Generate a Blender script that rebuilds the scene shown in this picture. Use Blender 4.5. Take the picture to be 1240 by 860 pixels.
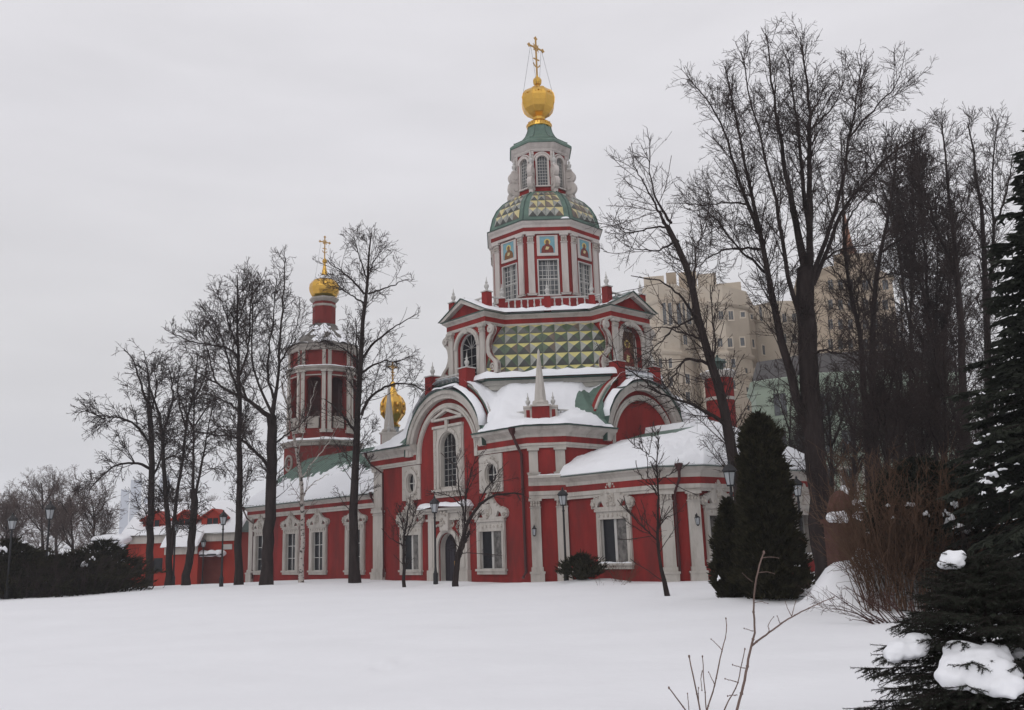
import bpy, bmesh, math, random
import numpy as np
from math import sin, cos, pi, radians, sqrt, atan2
from mathutils import Vector, Matrix, noise as mnoise
from mathutils.geometry import tessellate_polygon

random.seed(7)
SC = bpy.context.scene
COL = SC.collection
for _o in list(bpy.data.objects):
    bpy.data.objects.remove(_o)

# ------------------------------------------------------------------ camera
EYE = 1.9
FPX, IMW, IMH = 1100.0, 1240.0, 860.0
ROLL, PITCH = radians(1.9), radians(11.887)
RT = Vector((1, 0, 0))
UPV = Vector((0, -sin(PITCH), cos(PITCH)))
FW = Vector((0, cos(PITCH), sin(PITCH)))
cam_data = bpy.data.cameras.new('camera')
cam = bpy.data.objects.new('camera', cam_data)
COL.objects.link(cam)
cx_ = RT * cos(ROLL) - UPV * sin(ROLL)
cy_ = RT * sin(ROLL) + UPV * cos(ROLL)
cz_ = -FW
cam.matrix_world = Matrix(((cx_.x, cy_.x, cz_.x, 0), (cx_.y, cy_.y, cz_.y, 0), (cx_.z, cy_.z, cz_.z, EYE), (0, 0, 0, 1)))
cam_data.sensor_fit = 'HORIZONTAL'
cam_data.sensor_width = 36.0
cam_data.lens = FPX / IMW * 36.0
cam_data.clip_start = 0.1
cam_data.clip_end = 12000
SC.camera = cam

# ------------------------------------------------------------------ world: overcast sky over a Nishita sky
SUN_EL, SUN_ROT = radians(38), radians(205)
wd = bpy.data.worlds.new('World')
SC.world = wd
wd.use_nodes = True
nt = wd.node_tree
nt.nodes.clear()
def WN(t, **k):
    n = nt.nodes.new(t)
    for a, b in k.items():
        setattr(n, a, b)
    return n
wout = WN('ShaderNodeOutputWorld')
wbg = WN('ShaderNodeBackground')
wbg.inputs['Strength'].default_value = 0.1
sky = WN('ShaderNodeTexSky', sky_type='NISHITA')
sky.sun_disc = False
sky.sun_elevation = SUN_EL
sky.sun_rotation = SUN_ROT
sky.dust_density = 4.0
tc = WN('ShaderNodeTexCoord')
sep = WN('ShaderNodeSeparateXYZ')
nt.links.new(tc.outputs['Generated'], sep.inputs[0])
rampS = WN('ShaderNodeValToRGB')
rampS.color_ramp.elements[0].position = 0.0
rampS.color_ramp.elements[0].color = (0.56, 0.55, 0.515, 1)
rampS.color_ramp.elements[1].position = 1.0
rampS.color_ramp.elements[1].color = (0.74, 0.728, 0.755, 1)
e_ = rampS.color_ramp.elements.new(0.12); e_.color = (0.55, 0.542, 0.538, 1)
e_ = rampS.color_ramp.elements.new(0.42); e_.color = (0.635, 0.625, 0.652, 1)
nt.links.new(sep.outputs['Z'], rampS.inputs[0])
mp = WN('ShaderNodeMapping')
mp.inputs['Scale'].default_value = (1.6, 1.6, 7.0)
nt.links.new(tc.outputs['Generated'], mp.inputs[0])
cl = WN('ShaderNodeTexNoise')
cl.inputs['Scale'].default_value = 2.2
cl.inputs['Detail'].default_value = 6
cl.inputs['Roughness'].default_value = 0.55
nt.links.new(mp.outputs[0], cl.inputs['Vector'])
clr = WN('ShaderNodeMapRange')
clr.inputs['From Min'].default_value = 0.3
clr.inputs['From Max'].default_value = 0.7
clr.inputs['To Min'].default_value = 0.94
clr.inputs['To Max'].default_value = 1.05
nt.links.new(cl.outputs['Fac'], clr.inputs['Value'])
mulc = WN('ShaderNodeMix', data_type='RGBA', blend_type='MULTIPLY')
mulc.inputs['Factor'].default_value = 1.0
nt.links.new(rampS.outputs[0], mulc.inputs['A'])
nt.links.new(clr.outputs[0], mulc.inputs['B'])
sc10 = WN('ShaderNodeVectorMath', operation='SCALE')
sc10.inputs['Scale'].default_value = 9.9
nt.links.new(mulc.outputs['Result'], sc10.inputs[0])
hs = WN('ShaderNodeHueSaturation')
hs.inputs['Saturation'].default_value = 0.25
nt.links.new(sky.outputs[0], hs.inputs['Color'])
mixw = WN('ShaderNodeMix', data_type='RGBA')
mixw.inputs['Factor'].default_value = 0.94
nt.links.new(hs.outputs[0], mixw.inputs['A'])
nt.links.new(sc10.outputs[0], mixw.inputs['B'])
nt.links.new(mixw.outputs['Result'], wbg.inputs['Color'])
nt.links.new(wbg.outputs[0], wout.inputs[0])

sun_d = bpy.data.lights.new('sun', 'SUN')
sun_d.energy = 0.5
sun_d.angle = radians(40)
sun_d.color = (1.0, 0.97, 0.93)
sun = bpy.data.objects.new('sun', sun_d)
COL.objects.link(sun)
# sun stands behind the camera, a little to the left
sdir = Vector((sin(SUN_ROT) * cos(SUN_EL), cos(SUN_ROT) * cos(SUN_EL), sin(SUN_EL)))
sun.rotation_euler = (-sdir).to_track_quat('-Z', 'Y').to_euler()
sun.location = (0, -20, 60)
SC.view_settings.view_transform = 'Standard'
SC.view_settings.look = 'None'
SC.view_settings.exposure = 0.29
SC.cycles.volume_bounces = 1
SC.view_settings.gamma = 1.0

# ------------------------------------------------------------------ pixel helpers (used to survey the place from the photo)
def ray(px, py):
    A, B = px - 620.0, py - 430.0
    a = A * cos(ROLL) - B * sin(ROLL)
    b = A * sin(ROLL) + B * cos(ROLL)
    return (FW * FPX + RT * a - UPV * b).normalized()
def at(px, py, D):
    d = ray(px, py)
    h = math.hypot(d.x, d.y)
    return Vector((0, 0, EYE)) + d * (D / h)
def gpos(px, D):
    d = ray(px, 664 - (px - 550) * math.tan(ROLL))
    h = math.hypot(d.x, d.y)
    return Vector((d.x / h * D, d.y / h * D, 0))
MPP = lambda D: D / 1124.0     # metres per photo pixel near the horizon

# ------------------------------------------------------------------ materials
def mat(name, base, rough=0.85, var=0.12, scale=1.2, bump=0.15, bscale=25.0, metal=0.0, col2=None, spec=0.3,
        streak=False, detail=6, dirt=None, dirt_scale=0.6, dirt_lo=0.5, dirt_hi=0.75):
    m = bpy.data.materials.new(name)
    m.use_nodes = True
    t = m.node_tree
    b = t.nodes['Principled BSDF']
    b.inputs['Roughness'].default_value = rough
    b.inputs['Metallic'].default_value = metal
    b.inputs['Specular IOR Level'].default_value = spec
    co = t.nodes.new('ShaderNodeTexCoord')
    src = co.outputs['Object']
    if streak:
        mpn = t.nodes.new('ShaderNodeMapping')
        mpn.inputs['Scale'].default_value = (1, 1, 0.25)
        t.links.new(src, mpn.inputs[0])
        src2 = mpn.outputs[0]
    else:
        src2 = src
    n = t.nodes.new('ShaderNodeTexNoise')
    n.inputs['Scale'].default_value = scale
    n.inputs['Detail'].default_value = detail
    n.inputs['Roughness'].default_value = 0.65
    t.links.new(src2, n.inputs['Vector'])
    r = t.nodes.new('ShaderNodeValToRGB')
    c = base
    lo = tuple(max(0, x * (1 - var)) for x in c) + (1,)
    hi = tuple(min(1, x * (1 + var)) for x in (col2 or c)) + (1,)
    r.color_ramp.elements[0].position = 0.3
    r.color_ramp.elements[1].position = 0.7
    r.color_ramp.elements[0].color = lo
    r.color_ramp.elements[1].color = hi
    t.links.new(n.outputs['Fac'], r.inputs[0])
    outc = r.outputs[0]
    if dirt is not None:
        n3 = t.nodes.new('ShaderNodeTexNoise')
        n3.inputs['Scale'].default_value = dirt_scale
        n3.inputs['Detail'].default_value = 8
        n3.inputs['Roughness'].default_value = 0.7
        t.links.new(src2, n3.inputs['Vector'])
        mr = t.nodes.new('ShaderNodeMapRange')
        mr.inputs['From Min'].default_value = dirt_lo
        mr.inputs['From Max'].default_value = dirt_hi
        t.links.new(n3.outputs['Fac'], mr.inputs['Value'])
        mx = t.nodes.new('ShaderNodeMix')
        mx.data_type = 'RGBA'
        t.links.new(mr.outputs[0], mx.inputs['Factor'])
        t.links.new(outc, mx.inputs['A'])
        mx.inputs['B'].default_value = tuple(dirt) + (1,)
        outc = mx.outputs['Result']
    t.links.new(outc, b.inputs['Base Color'])
    if bump > 0:
        n2 = t.nodes.new('ShaderNodeTexNoise')
        n2.inputs['Scale'].default_value = bscale
        n2.inputs['Detail'].default_value = 4
        t.links.new(src, n2.inputs['Vector'])
        bp = t.nodes.new('ShaderNodeBump')
        bp.inputs['Strength'].default_value = bump
        bp.inputs['Distance'].default_value = 0.03
        t.links.new(n2.outputs['Fac'], bp.inputs['Height'])
        t.links.new(bp.outputs[0], b.inputs['Normal'])
    return m

RED = mat('red_plaster', (0.222, 0.0215, 0.0195), var=0.27, scale=0.9, streak=True, dirt=(0.105, 0.022, 0.02), dirt_scale=0.7, dirt_lo=0.46, dirt_hi=0.74)
WHITE = mat('white_stucco', (0.455, 0.425, 0.39), var=0.10, scale=2.0, streak=True, dirt=(0.25, 0.225, 0.195), dirt_scale=1.4, dirt_lo=0.48, dirt_hi=0.78)
PALE = mat('pale_stucco', (0.50, 0.458, 0.43), var=0.09, scale=2.0, streak=True, dirt=(0.33, 0.295, 0.27), dirt_scale=1.2, dirt_lo=0.5, dirt_hi=0.8)
CARVE = mat('carved_limestone', (0.42, 0.385, 0.345), var=0.22, scale=5.0, bump=0.6, bscale=9.0, dirt=(0.24, 0.21, 0.18), dirt_scale=4.0, dirt_lo=0.5, dirt_hi=0.72)
SNOW = mat('snow', (0.80, 0.81, 0.84), rough=0.7, var=0.02, scale=0.6, bump=0.12, bscale=14.0, spec=0.2)
GREEN = mat('green_roof_metal', (0.105, 0.165, 0.135), rough=0.55, var=0.2, scale=1.5, bump=0.05, dirt=(0.07, 0.10, 0.085), dirt_scale=1.1)
DKGREEN = mat('dark_green_metal', (0.05, 0.085, 0.072), rough=0.5, var=0.2, scale=1.5, bump=0.05)
GOLD = mat('gilding', (0.62, 0.37, 0.08), rough=0.3, var=0.08, scale=3.0, bump=0.08, bscale=4.0, metal=1.0)
GOLDD = mat('old_gilding', (0.46, 0.28, 0.10), rough=0.45, var=0.15, scale=4.0, bump=0.05, metal=0.8)
GLASS = mat('dark_glass', (0.014, 0.015, 0.018), rough=0.2, var=0.4, scale=0.8, bump=0.05, bscale=1.3, spec=0.25)
GLASSL = mat('curtained_glass', (0.12, 0.112, 0.105), rough=0.25, var=0.75, scale=3.2, bump=0.03, bscale=1.3, spec=0.5)
GRIDGL = mat('grey_glass', (0.075, 0.08, 0.085), rough=0.15, var=0.4, scale=1.8, bump=0.04, bscale=1.3, spec=0.5)
BARW = mat('painted_bars', (0.47, 0.46, 0.44), var=0.08, bump=0)
GBAR = mat('grey_glazing_bars', (0.27, 0.265, 0.255), var=0.08, bump=0)
DOORM = mat('dark_door_wood', (0.028, 0.025, 0.032), rough=0.5, var=0.25, scale=3.0, streak=True, bump=0.2)
TYEL = mat('yellow_glaze', (0.50, 0.45, 0.17), rough=0.35, var=0.12, scale=3.0, bump=0.04, spec=0.5)
TYEL2 = mat('pale_yellow_glaze', (0.50, 0.43, 0.21), rough=0.35, var=0.12, scale=3.0, bump=0.04, spec=0.5)
TGRY = mat('grey_glaze', (0.26, 0.265, 0.24), rough=0.35, var=0.25, scale=3.0, bump=0.04, spec=0.5)
TGRN = mat('green_glaze', (0.075, 0.108, 0.066), rough=0.35, var=0.3, scale=3.0, bump=0.04, spec=0.5)
TDRK = mat('dark_glaze', (0.055, 0.058, 0.052), rough=0.35, var=0.25, scale=3.0, bump=0.04, spec=0.5)
TBRN = mat('brown_glaze', (0.135, 0.105, 0.082), rough=0.35, var=0.25, scale=3.0, bump=0.04, spec=0.5)
GROUT = mat('grout', (0.14, 0.14, 0.12), var=0.2, bump=0.1)
PIPE = mat('dark_red_pipe', (0.055, 0.018, 0.018), rough=0.5, var=0.2, bump=0)
IRON = mat('black_iron', (0.018, 0.018, 0.02), rough=0.5, var=0.2, bump=0)
LAMPG = mat('frosted_lamp_glass', (0.36, 0.38, 0.40), rough=0.25, var=0.05, bump=0, spec=0.5)
ICOB = mat('icon_blue', (0.16, 0.31, 0.36), rough=0.5, var=0.15, scale=4.0, bump=0.05)
ICOR = mat('icon_robe', (0.16, 0.035, 0.025), rough=0.5, var=0.35, scale=8.0, bump=0.05)
ICOR2 = mat('icon_brown_robe', (0.17, 0.08, 0.03), rough=0.5, var=0.35, scale=8.0, bump=0.05)
ICOF = mat('icon_face', (0.16, 0.085, 0.045), rough=0.5, var=0.2, scale=8.0, bump=0.05)
ICOH = mat('icon_halo', (0.55, 0.42, 0.13), rough=0.4, var=0.1, bump=0)
BARK = mat('dark_bark', (0.030, 0.023, 0.022), rough=0.95, var=0.4, scale=4.0, streak=True, bump=0.8, bscale=14.0, spec=0.1)
TWIG = mat('dark_twigs', (0.042, 0.031, 0.029), rough=0.9, var=0.25, scale=0.7, bump=0, spec=0.1)
REDTWIG = mat('red_brown_twigs', (0.105, 0.064, 0.044), rough=0.9, var=0.35, scale=0.8, bump=0, spec=0.1)
PALETWIG = mat('grey_brown_twigs', (0.16, 0.115, 0.10), rough=0.85, var=0.3, scale=3.0, bump=0.2, spec=0.1)
NEEDLE = mat('spruce_needles', (0.024, 0.028, 0.020), rough=0.75, var=0.45, scale=1.6, bump=0, spec=0.15)
THUJAM = mat('thuja_scales', (0.033, 0.030, 0.017), rough=0.8, var=0.75, scale=4.5, bump=0, spec=0.12)

def birch_mat():
    m = mat('birch_bark', (0.46, 0.42, 0.385), rough=0.8, var=0.1, scale=3.0, bump=0.2)
    t = m.node_tree
    b = t.nodes['Principled BSDF']
    co = t.nodes.new('ShaderNodeTexCoord')
    mpn = t.nodes.new('ShaderNodeMapping')
    mpn.inputs['Scale'].default_value = (3, 3, 5.0)
    t.links.new(co.outputs['Object'], mpn.inputs[0])
    n = t.nodes.new('ShaderNodeTexNoise')
    n.inputs['Scale'].default_value = 1.6
    n.inputs['Detail'].default_value = 3
    t.links.new(mpn.outputs[0], n.inputs['Vector'])
    mr = t.nodes.new('ShaderNodeMapRange')
    mr.inputs['From Min'].default_value = 0.55
    mr.inputs['From Max'].default_value = 0.62
    t.links.new(n.outputs['Fac'], mr.inputs['Value'])
    mx = t.nodes.new('ShaderNodeMix')
    mx.data_type = 'RGBA'
    old = b.inputs['Base Color'].links[0].from_socket
    t.links.new(mr.outputs[0], mx.inputs['Factor'])
    t.links.new(old, mx.inputs['A'])
    mx.inputs['B'].default_value = (0.045, 0.038, 0.035, 1)
    t.links.new(mx.outputs['Result'], b.inputs['Base Color'])
    return m
BIRCH = birch_mat()

# ------------------------------------------------------------------ object helpers
def tag(o, label=None, cat=None, group=None, kind=None):
    if label: o['label'] = label
    if cat: o['category'] = cat
    if group: o['group'] = group
    if kind: o['kind'] = kind
    return o
def empty(name, loc=(0, 0, 0), rz=0.0, label=None, cat=None, group=None):
    o = bpy.data.objects.new(name, None)
    o.empty_display_size = 0.3
    COL.objects.link(o)
    o.location = loc
    o.rotation_euler = (0, 0, rz)
    return tag(o, label, cat, group)
def link(name, me, parent=None, loc=None):
    o = bpy.data.objects.new(name, me)
    COL.objects.link(o)
    if parent is not None:
        o.parent = parent
    if loc is not None:
        o.location = loc
    return o
def copy_tree(root, loc, rz=0.0, scale=1.0, label=None):
    c = root.copy()
    COL.objects.link(c)
    c.location = loc
    c.rotation_euler = (0, 0, rz)
    c.scale = (scale,) * 3
    if label: c['label'] = label
    for ch in list(root.children):
        d = ch.copy()
        COL.objects.link(d)
        d.parent = c
        for g in list(ch.children):
            e = g.copy()
            COL.objects.link(e)
            e.parent = d
    return c

class Fr:
    """A wall frame: u runs right along the wall, d out of it, z up."""
    def __init__(s, ox, oy, ang):
        s.ox, s.oy, s.c, s.s = ox, oy, cos(ang), sin(ang)
    def p(s, u, d, z):
        return (s.ox + u * s.c + d * s.s, s.oy + u * s.s - d * s.c, z)
ID = Fr(0, 0, 0)

class MB:
    def __init__(s, fr=None):
        s.v, s.f, s.m, s.fr = [], [], [], fr
    def P(s, u, d, z):
        return s.fr.p(u, d, z) if s.fr else (u, d, z)
    def raw(s, vs, fs, m=0):
        k = len(s.v)
        s.v.extend(vs)
        for f in fs:
            s.f.append(tuple(i + k for i in f))
            s.m.append(m)
    def box(s, u0, u1, d0, d1, z0, z1, m=0):
        vs = [s.P(u, d, z) for z in (z0, z1) for d in (d0, d1) for u in (u0, u1)]
        s.raw(vs, [(0, 2, 3, 1), (4, 5, 7, 6), (0, 1, 5, 4), (2, 6, 7, 3), (0, 4, 6, 2), (1, 3, 7, 5)], m)
    def prism(s, poly, d0, d1, m=0, ms=None):
        n = len(poly)
        vs = [s.P(u, d0, z) for u, z in poly] + [s.P(u, d1, z) for u, z in poly]
        k = len(s.v)
        s.v.extend(vs)
        tris = tessellate_polygon([[Vector((u, z, 0)) for u, z in poly]])
        for t in tris:
            s.f.append(tuple(i + n + k for i in t)); s.m.append(m)
            s.f.append(tuple(i + k for i in t)); s.m.append(m)
        for i in range(n):
            j = (i + 1) % n
            s.f.append((k + i, k + j, k + n + j, k + n + i)); s.m.append(m if ms is None else ms)
    def wall(s, outer, holes, d, depth, m=0, mr=1):
        loops = [outer] + holes
        tris = tessellate_polygon([[Vector((u, z, 0)) for u, z in l] for l in loops])
        k = len(s.v)
        for l in loops:
            s.v.extend(s.P(u, d, z) for u, z in l)
        for t in tris:
            s.f.append(tuple(i + k for i in t)); s.m.append(m)
        for l in holes:
            k2 = len(s.v)
            n = len(l)
            s.v.extend([s.P(u, d, z) for u, z in l] + [s.P(u, d - depth, z) for u, z in l])
            for i in range(n):
                j = (i + 1) % n
                s.f.append((k2 + i, k2 + j, k2 + n + j, k2 + n + i)); s.m.append(mr)
    def face(s, poly, d, m=0):
        k = len(s.v)
        s.v.extend(s.P(u, d, z) for u, z in poly)
        for t in tessellate_polygon([[Vector((u, z, 0)) for u, z in poly]]):
            s.f.append(tuple(i + k for i in t)); s.m.append(m)
    def arc(s, cu, cz, r0, r1, a0, a1, d0, d1, n=20, m=0, sz=1.0):
        """A band between two radii in the wall plane, with thickness."""
        k = len(s.v)
        for i in range(n + 1):
            a = a0 + (a1 - a0) * i / n
            for r, d in ((r0, d0), (r1, d0), (r1, d1), (r0, d1)):
                s.v.append(s.P(cu + r * cos(a), d, cz + r * sz * sin(a)))
        for i in range(n):
            b = k + i * 4
            for q in range(4):
                w = (q + 1) % 4
                s.f.append((b + q, b + w, b + 4 + w, b + 4 + q)); s.m.append(m)
        for b in (k, k + 4 * n):
            s.f.append((b, b + 1, b + 2, b + 3)); s.m.append(m)
    def lathe(s, cx, cy, prof, n=16, rot=0.0, m=0, ms=None, apoth=False, sx=1.0):
        k = len(s.v)
        q = 1 / cos(pi / n) if apoth else 1.0
        for r, z in prof:
            for i in range(n):
                a = rot + 2 * pi * i / n
                s.v.append(s.P(cx + r * q * cos(a), cy + r * q * sin(a), z))
        for j in range(len(prof) - 1):
            for i in range(n):
                w = (i + 1) % n
                s.f.append((k + j * n + i, k + j * n + w, k + (j + 1) * n + w, k + (j + 1) * n + i))
                s.m.append(m if ms is None else ms[j])
        for j in (0, len(prof) - 1):
            if prof[j][0] > 1e-4:
                s.f.append(tuple(k + j * n + i for i in range(n))); s.m.append(m if ms is None else ms[min(j, len(prof) - 2)])
    def sweep(s, path, prof, closed=False, ms=None, m=0):
        """Mitred moulding along a plan polyline (outside on the right): prof = [(offset, z)]."""
        n = len(path)
        pts = [Vector(p) for p in path]
        dirs = []
        segs = n if closed else n - 1
        for i in range(segs):
            dirs.append((pts[(i + 1) % n] - pts[i]).normalized())
        k = len(s.v)
        for i in range(n):
            if closed:
                a, b = dirs[i - 1], dirs[i]
            else:
                a, b = dirs[max(0, i - 1)], dirs[min(i, segs - 1)]
            na, nb = Vector((a.y, -a.x)), Vector((b.y, -b.x))
            mv = na + nb
            mv = mv / max(0.15, mv.dot(na)) if mv.length > 1e-5 else na
            for off, z in prof:
                q = pts[i] + mv * off
                s.v.append(s.P(q.x, q.y, z))
        np_ = len(prof)
        for i in range(segs):
            j = (i + 1) % n
            for t in range(np_ - 1):
                s.f.append((k + i * np_ + t, k + j * np_ + t, k + j * np_ + t + 1, k + i * np_ + t + 1))
                s.m.append(m if ms is None else ms[t])
        if not closed:
            for i in (0, n - 1):
                s.f.append(tuple(k + i * np_ + t for t in range(np_))); s.m.append(m if ms is None else ms[0])
    def tube(s, pts, r, n=6, m=0):
        pts = [Vector(p) for p in pts]
        k = len(s.v)
        for i, p in enumerate(pts):
            t = (pts[min(i + 1, len(pts) - 1)] - pts[max(i - 1, 0)]).normalized()
            a = t.cross(Vector((0.31, 0.17, 0.93)))
            if a.length < 1e-3: a = t.cross(Vector((1, 0, 0)))
            a.normalize()
            b = t.cross(a)
            rr = r[i] if isinstance(r, (list, tuple)) else r
            for q in range(n):
                w = 2 * pi * q / n
                v = p + a * (cos(w) * rr) + b * (sin(w) * rr)
                s.v.append(tuple(v))
        for i in range(len(pts) - 1):
            for q in range(n):
                w = (q + 1) % n
                s.f.append((k + i * n + q, k + i * n + w, k + (i + 1) * n + w, k + (i + 1) * n + q)); s.m.append(m)
        s.f.append(tuple(k + q for q in range(n))); s.m.append(m)
        s.f.append(tuple(k + (len(pts) - 1) * n + q for q in range(n))); s.m.append(m)
    def ball(s, c, r, n=8, m=0, rz=None, jit=0.0):
        k = len(s.v)
        rz = rz or r
        h = max(3, n // 2)
        sd_ = random.uniform(0, 50)
        for j in range(h + 1):
            a = -pi / 2 + pi * j / h
            for i in range(n):
                b = 2 * pi * i / n
                q = 1 + (2.2 * jit * mnoise.noise(Vector((cos(a) * cos(b) * 1.6 + sd_, cos(a) * sin(b) * 1.6, sin(a) * 1.6 + sd_))) if jit else 0)
                s.v.append((c[0] + r * q * cos(a) * cos(b), c[1] + r * q * cos(a) * sin(b), c[2] + rz * q * sin(a)))
        for j in range(h):
            for i in range(n):
                w = (i + 1) % n
                s.f.append((k + j * n + i, k + j * n + w, k + (j + 1) * n + w, k + (j + 1) * n + i)); s.m.append(m)
    def mesh(s, name, mats, smooth=False, recalc=True):
        me = bpy.data.meshes.new(name)
        me.from_pydata(s.v, [], s.f)
        for x in (mats if isinstance(mats, (list, tuple)) else [mats]):
            me.materials.append(x)
        me.polygons.foreach_set('material_index', s.m)
        if smooth:
            me.polygons.foreach_set('use_smooth', [True] * len(s.f))
        if recalc:
            bm = bmesh.new()
            bm.from_mesh(me)
            bmesh.ops.recalc_face_normals(bm, faces=bm.faces)
            bm.to_mesh(me)
            bm.free()
        me.update()
        return me
    def build(s, name, mats, parent=None, smooth=False, recalc=True):
        o = link(name, s.mesh(name, mats, smooth, recalc), parent)
        if name.startswith(('carved_', 'collar_beads', 'twigs')): o['kind'] = 'stuff'
        return o

def arch_poly(cu, z0, zs, hw, n=12, rise=None):
    """Opening with a round head: sill z0, springing zs, half width hw."""
    rise = hw if rise is None else rise
    p = [(cu - hw, z0), (cu + hw, z0)]
    for i in range(n + 1):
        a = pi * i / n
        p.append((cu + hw * cos(a), zs + rise * sin(a)))
    return p
def rect_poly(u0, u1, z0, z1):
    return [(u0, z0), (u1, z0), (u1, z1), (u0, z1)]
def oval_poly(cu, cz, a, b, n=20):
    return [(cu + a * cos(2 * pi * i / n), cz + b * sin(2 * pi * i / n)) for i in range(n)]

def fbm(x, y, z=0.0, o=4):
    return mnoise.fractal(Vector((x, y, z)), 0.9, 2.0, o)
def snow_sheet(name, P, th, ns, nv, parent, label=None):
    """Snow lying on a surface patch P(s, v): th gives its depth (negative = bare)."""
    vs, fs = [], []
    for j in range(nv + 1):
        for i in range(ns + 1):
            a, b = i / ns, j / nv
            p = P(a, b)
            t = th(a, b, p)
            vs.append((p[0], p[1], p[2] + t))
    for j in range(nv):
        for i in range(ns):
            k = j * (ns + 1) + i
            q = (k, k + 1, k + ns + 2, k + ns + 1)
            fs.append(q)
    mb = MB()
    mb.raw(vs, fs)
    o = mb.build(name, SNOW, parent, smooth=True)
    if label: o['label'] = label
    return o
def lump(pts, parent, name='snow', m=None, hz=0.12, r=0.2, label=None, n=10):
    """A run of settled snow along a ledge."""
    return snow_blob(name, [(p[0], p[1], p[2], r * random.uniform(.75, 1.25), hz * random.uniform(.8, 1.3)) for p in pts], parent, min(r, hz) * .22, label)
def snow_blob(name, balls, parent, vox, label=None):
    """Soft settled snow: overlapping mounds fused into one skin (balls = (x, y, z, r, rz))."""
    mb = MB()
    for x, y, z, r, rz in balls:
        mb.ball((x, y, z), r, 10, 0, rz=rz, jit=.12)
    o = mb.build(name, SNOW, parent, smooth=True)
    m = o.modifiers.new('fuse', 'REMESH'); m.mode = 'VOXEL'; m.voxel_size = vox; m.use_smooth_shade = True
    m2 = o.modifiers.new('soften', 'SMOOTH'); m2.factor = .6; m2.iterations = 5
    if label: o['label'] = label
    return o
def ledge_snow(name, path, parent, w=0.3, h=0.2, step=0.25, inset=0.0):
    """Snow lying along a ledge: half-round ridge that swells and thins."""
    pts = []
    for i in range(len(path) - 1):
        a, b = Vector(path[i]), Vector(path[i + 1])
        n = max(2, int((b - a).length / step))
        for k in range(n):
            pts.append(a.lerp(b, k / n))
    pts.append(Vector(path[-1]))
    mb = MB()
    K = 7
    for i, p in enumerate(pts):
        t = (pts[min(i + 1, len(pts) - 1)] - pts[max(0, i - 1)])
        t = Vector((t.x, t.y, 0)).normalized()
        nrm = Vector((t.y, -t.x, 0))
        q = 1 + 0.45 * fbm(p.x * 1.3, p.y * 1.3, p.z)
        e = 1.0 if 0 < i < len(pts) - 1 else 0.25
        for k in range(K):
            a = pi * k / (K - 1)
            mb.v.append(tuple(p + nrm * (cos(a) * w * (0.85 + 0.15 * q) * (0.6 + 0.4 * e)) + Vector((0, 0, -0.02 + sin(a) ** 0.8 * h * q * e))))
    for i in range(len(pts) - 1):
        for k in range(K - 1):
            b = i * K + k
            mb.f.append((b, b + 1, b + K + 1, b + K)); mb.m.append(0)
    for b in (0, (len(pts) - 1) * K):
        mb.f.append(tuple(b + k for k in range(K))); mb.m.append(0)
    return mb.build(name, SNOW, parent, smooth=True)
# ================================================================== CHURCH
CPOS, CROT = (2.52533, 61.24796, 0.0), radians(-47.061)
church = empty('church', CPOS, CROT, 'red and white baroque church with a tiered octagonal tower, tiled dome and one gilded cupola', 'church')

def plate(mb, outer, holes, d0, d1, m=0):
    loops = [outer] + holes
    k = len(mb.v)
    for l in loops:
        mb.v.extend(mb.P(u, d1, z) for u, z in l)
    for t in tessellate_polygon([[Vector((u, z, 0)) for u, z in l] for l in loops]):
        mb.f.append(tuple(i + k for i in t)); mb.m.append(m)
    for l in loops:
        n = len(l); k2 = len(mb.v)
        mb.v.extend([mb.P(u, d1, z) for u, z in l] + [mb.P(u, d0, z) for u, z in l])
        for i in range(n):
            j = (i + 1) % n
            mb.f.append((k2 + i, k2 + j, k2 + n + j, k2 + n + i)); mb.m.append(m)

def plan_prism(mb, poly, z0, z1, m=0):
    n = len(poly); k = len(mb.v)
    mb.v.extend([(x, y, z0) for x, y in poly] + [(x, y, z1) for x, y in poly])
    for t in tessellate_polygon([[Vector((x, y, 0)) for x, y in poly]]):
        mb.f.append(tuple(i + k for i in t)); mb.m.append(m)
        mb.f.append(tuple(i + n + k for i in t)); mb.m.append(m)
    for i in range(n):
        j = (i + 1) % n
        mb.f.append((k + i, k + j, k + n + j, k + n + i)); mb.m.append(m)
def octo(ap, rot=0.0, cx=0, cy=0):
    R = ap / cos(pi / 8)
    return [(cx + R * cos(rot + pi / 8 + i * pi / 4), cy + R * sin(rot + pi / 8 + i * pi / 4)) for i in range(8)]

# ---- shared small meshes
_b = MB()
_b.lathe(0, 0, [(0.055, 0), (0.055, 0.1), (0.035, 0.16), (0.065, 0.38), (0.03, 0.72), (0.055, 0.84), (0.055, 1.0)], 6)
BALUSTER = _b.mesh('baluster', BARW, smooth=False)
_b = MB()
_b.lathe(0, 0, [(0.21, 0), (0.21, 0.06), (0.12, 0.1), (0.1, 0.2), (0.16, 0.28), (0.19, 0.4), (0.17, 0.5), (0.09, 0.55), (0.08, 0.62), (0.12, 0.68), (0.07, 0.76), (0.035, 0.86), (0.02, 1.1), (0.0, 1.12)], 10)
FINIAL = _b.mesh('finial', BARW, smooth=True)

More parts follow.
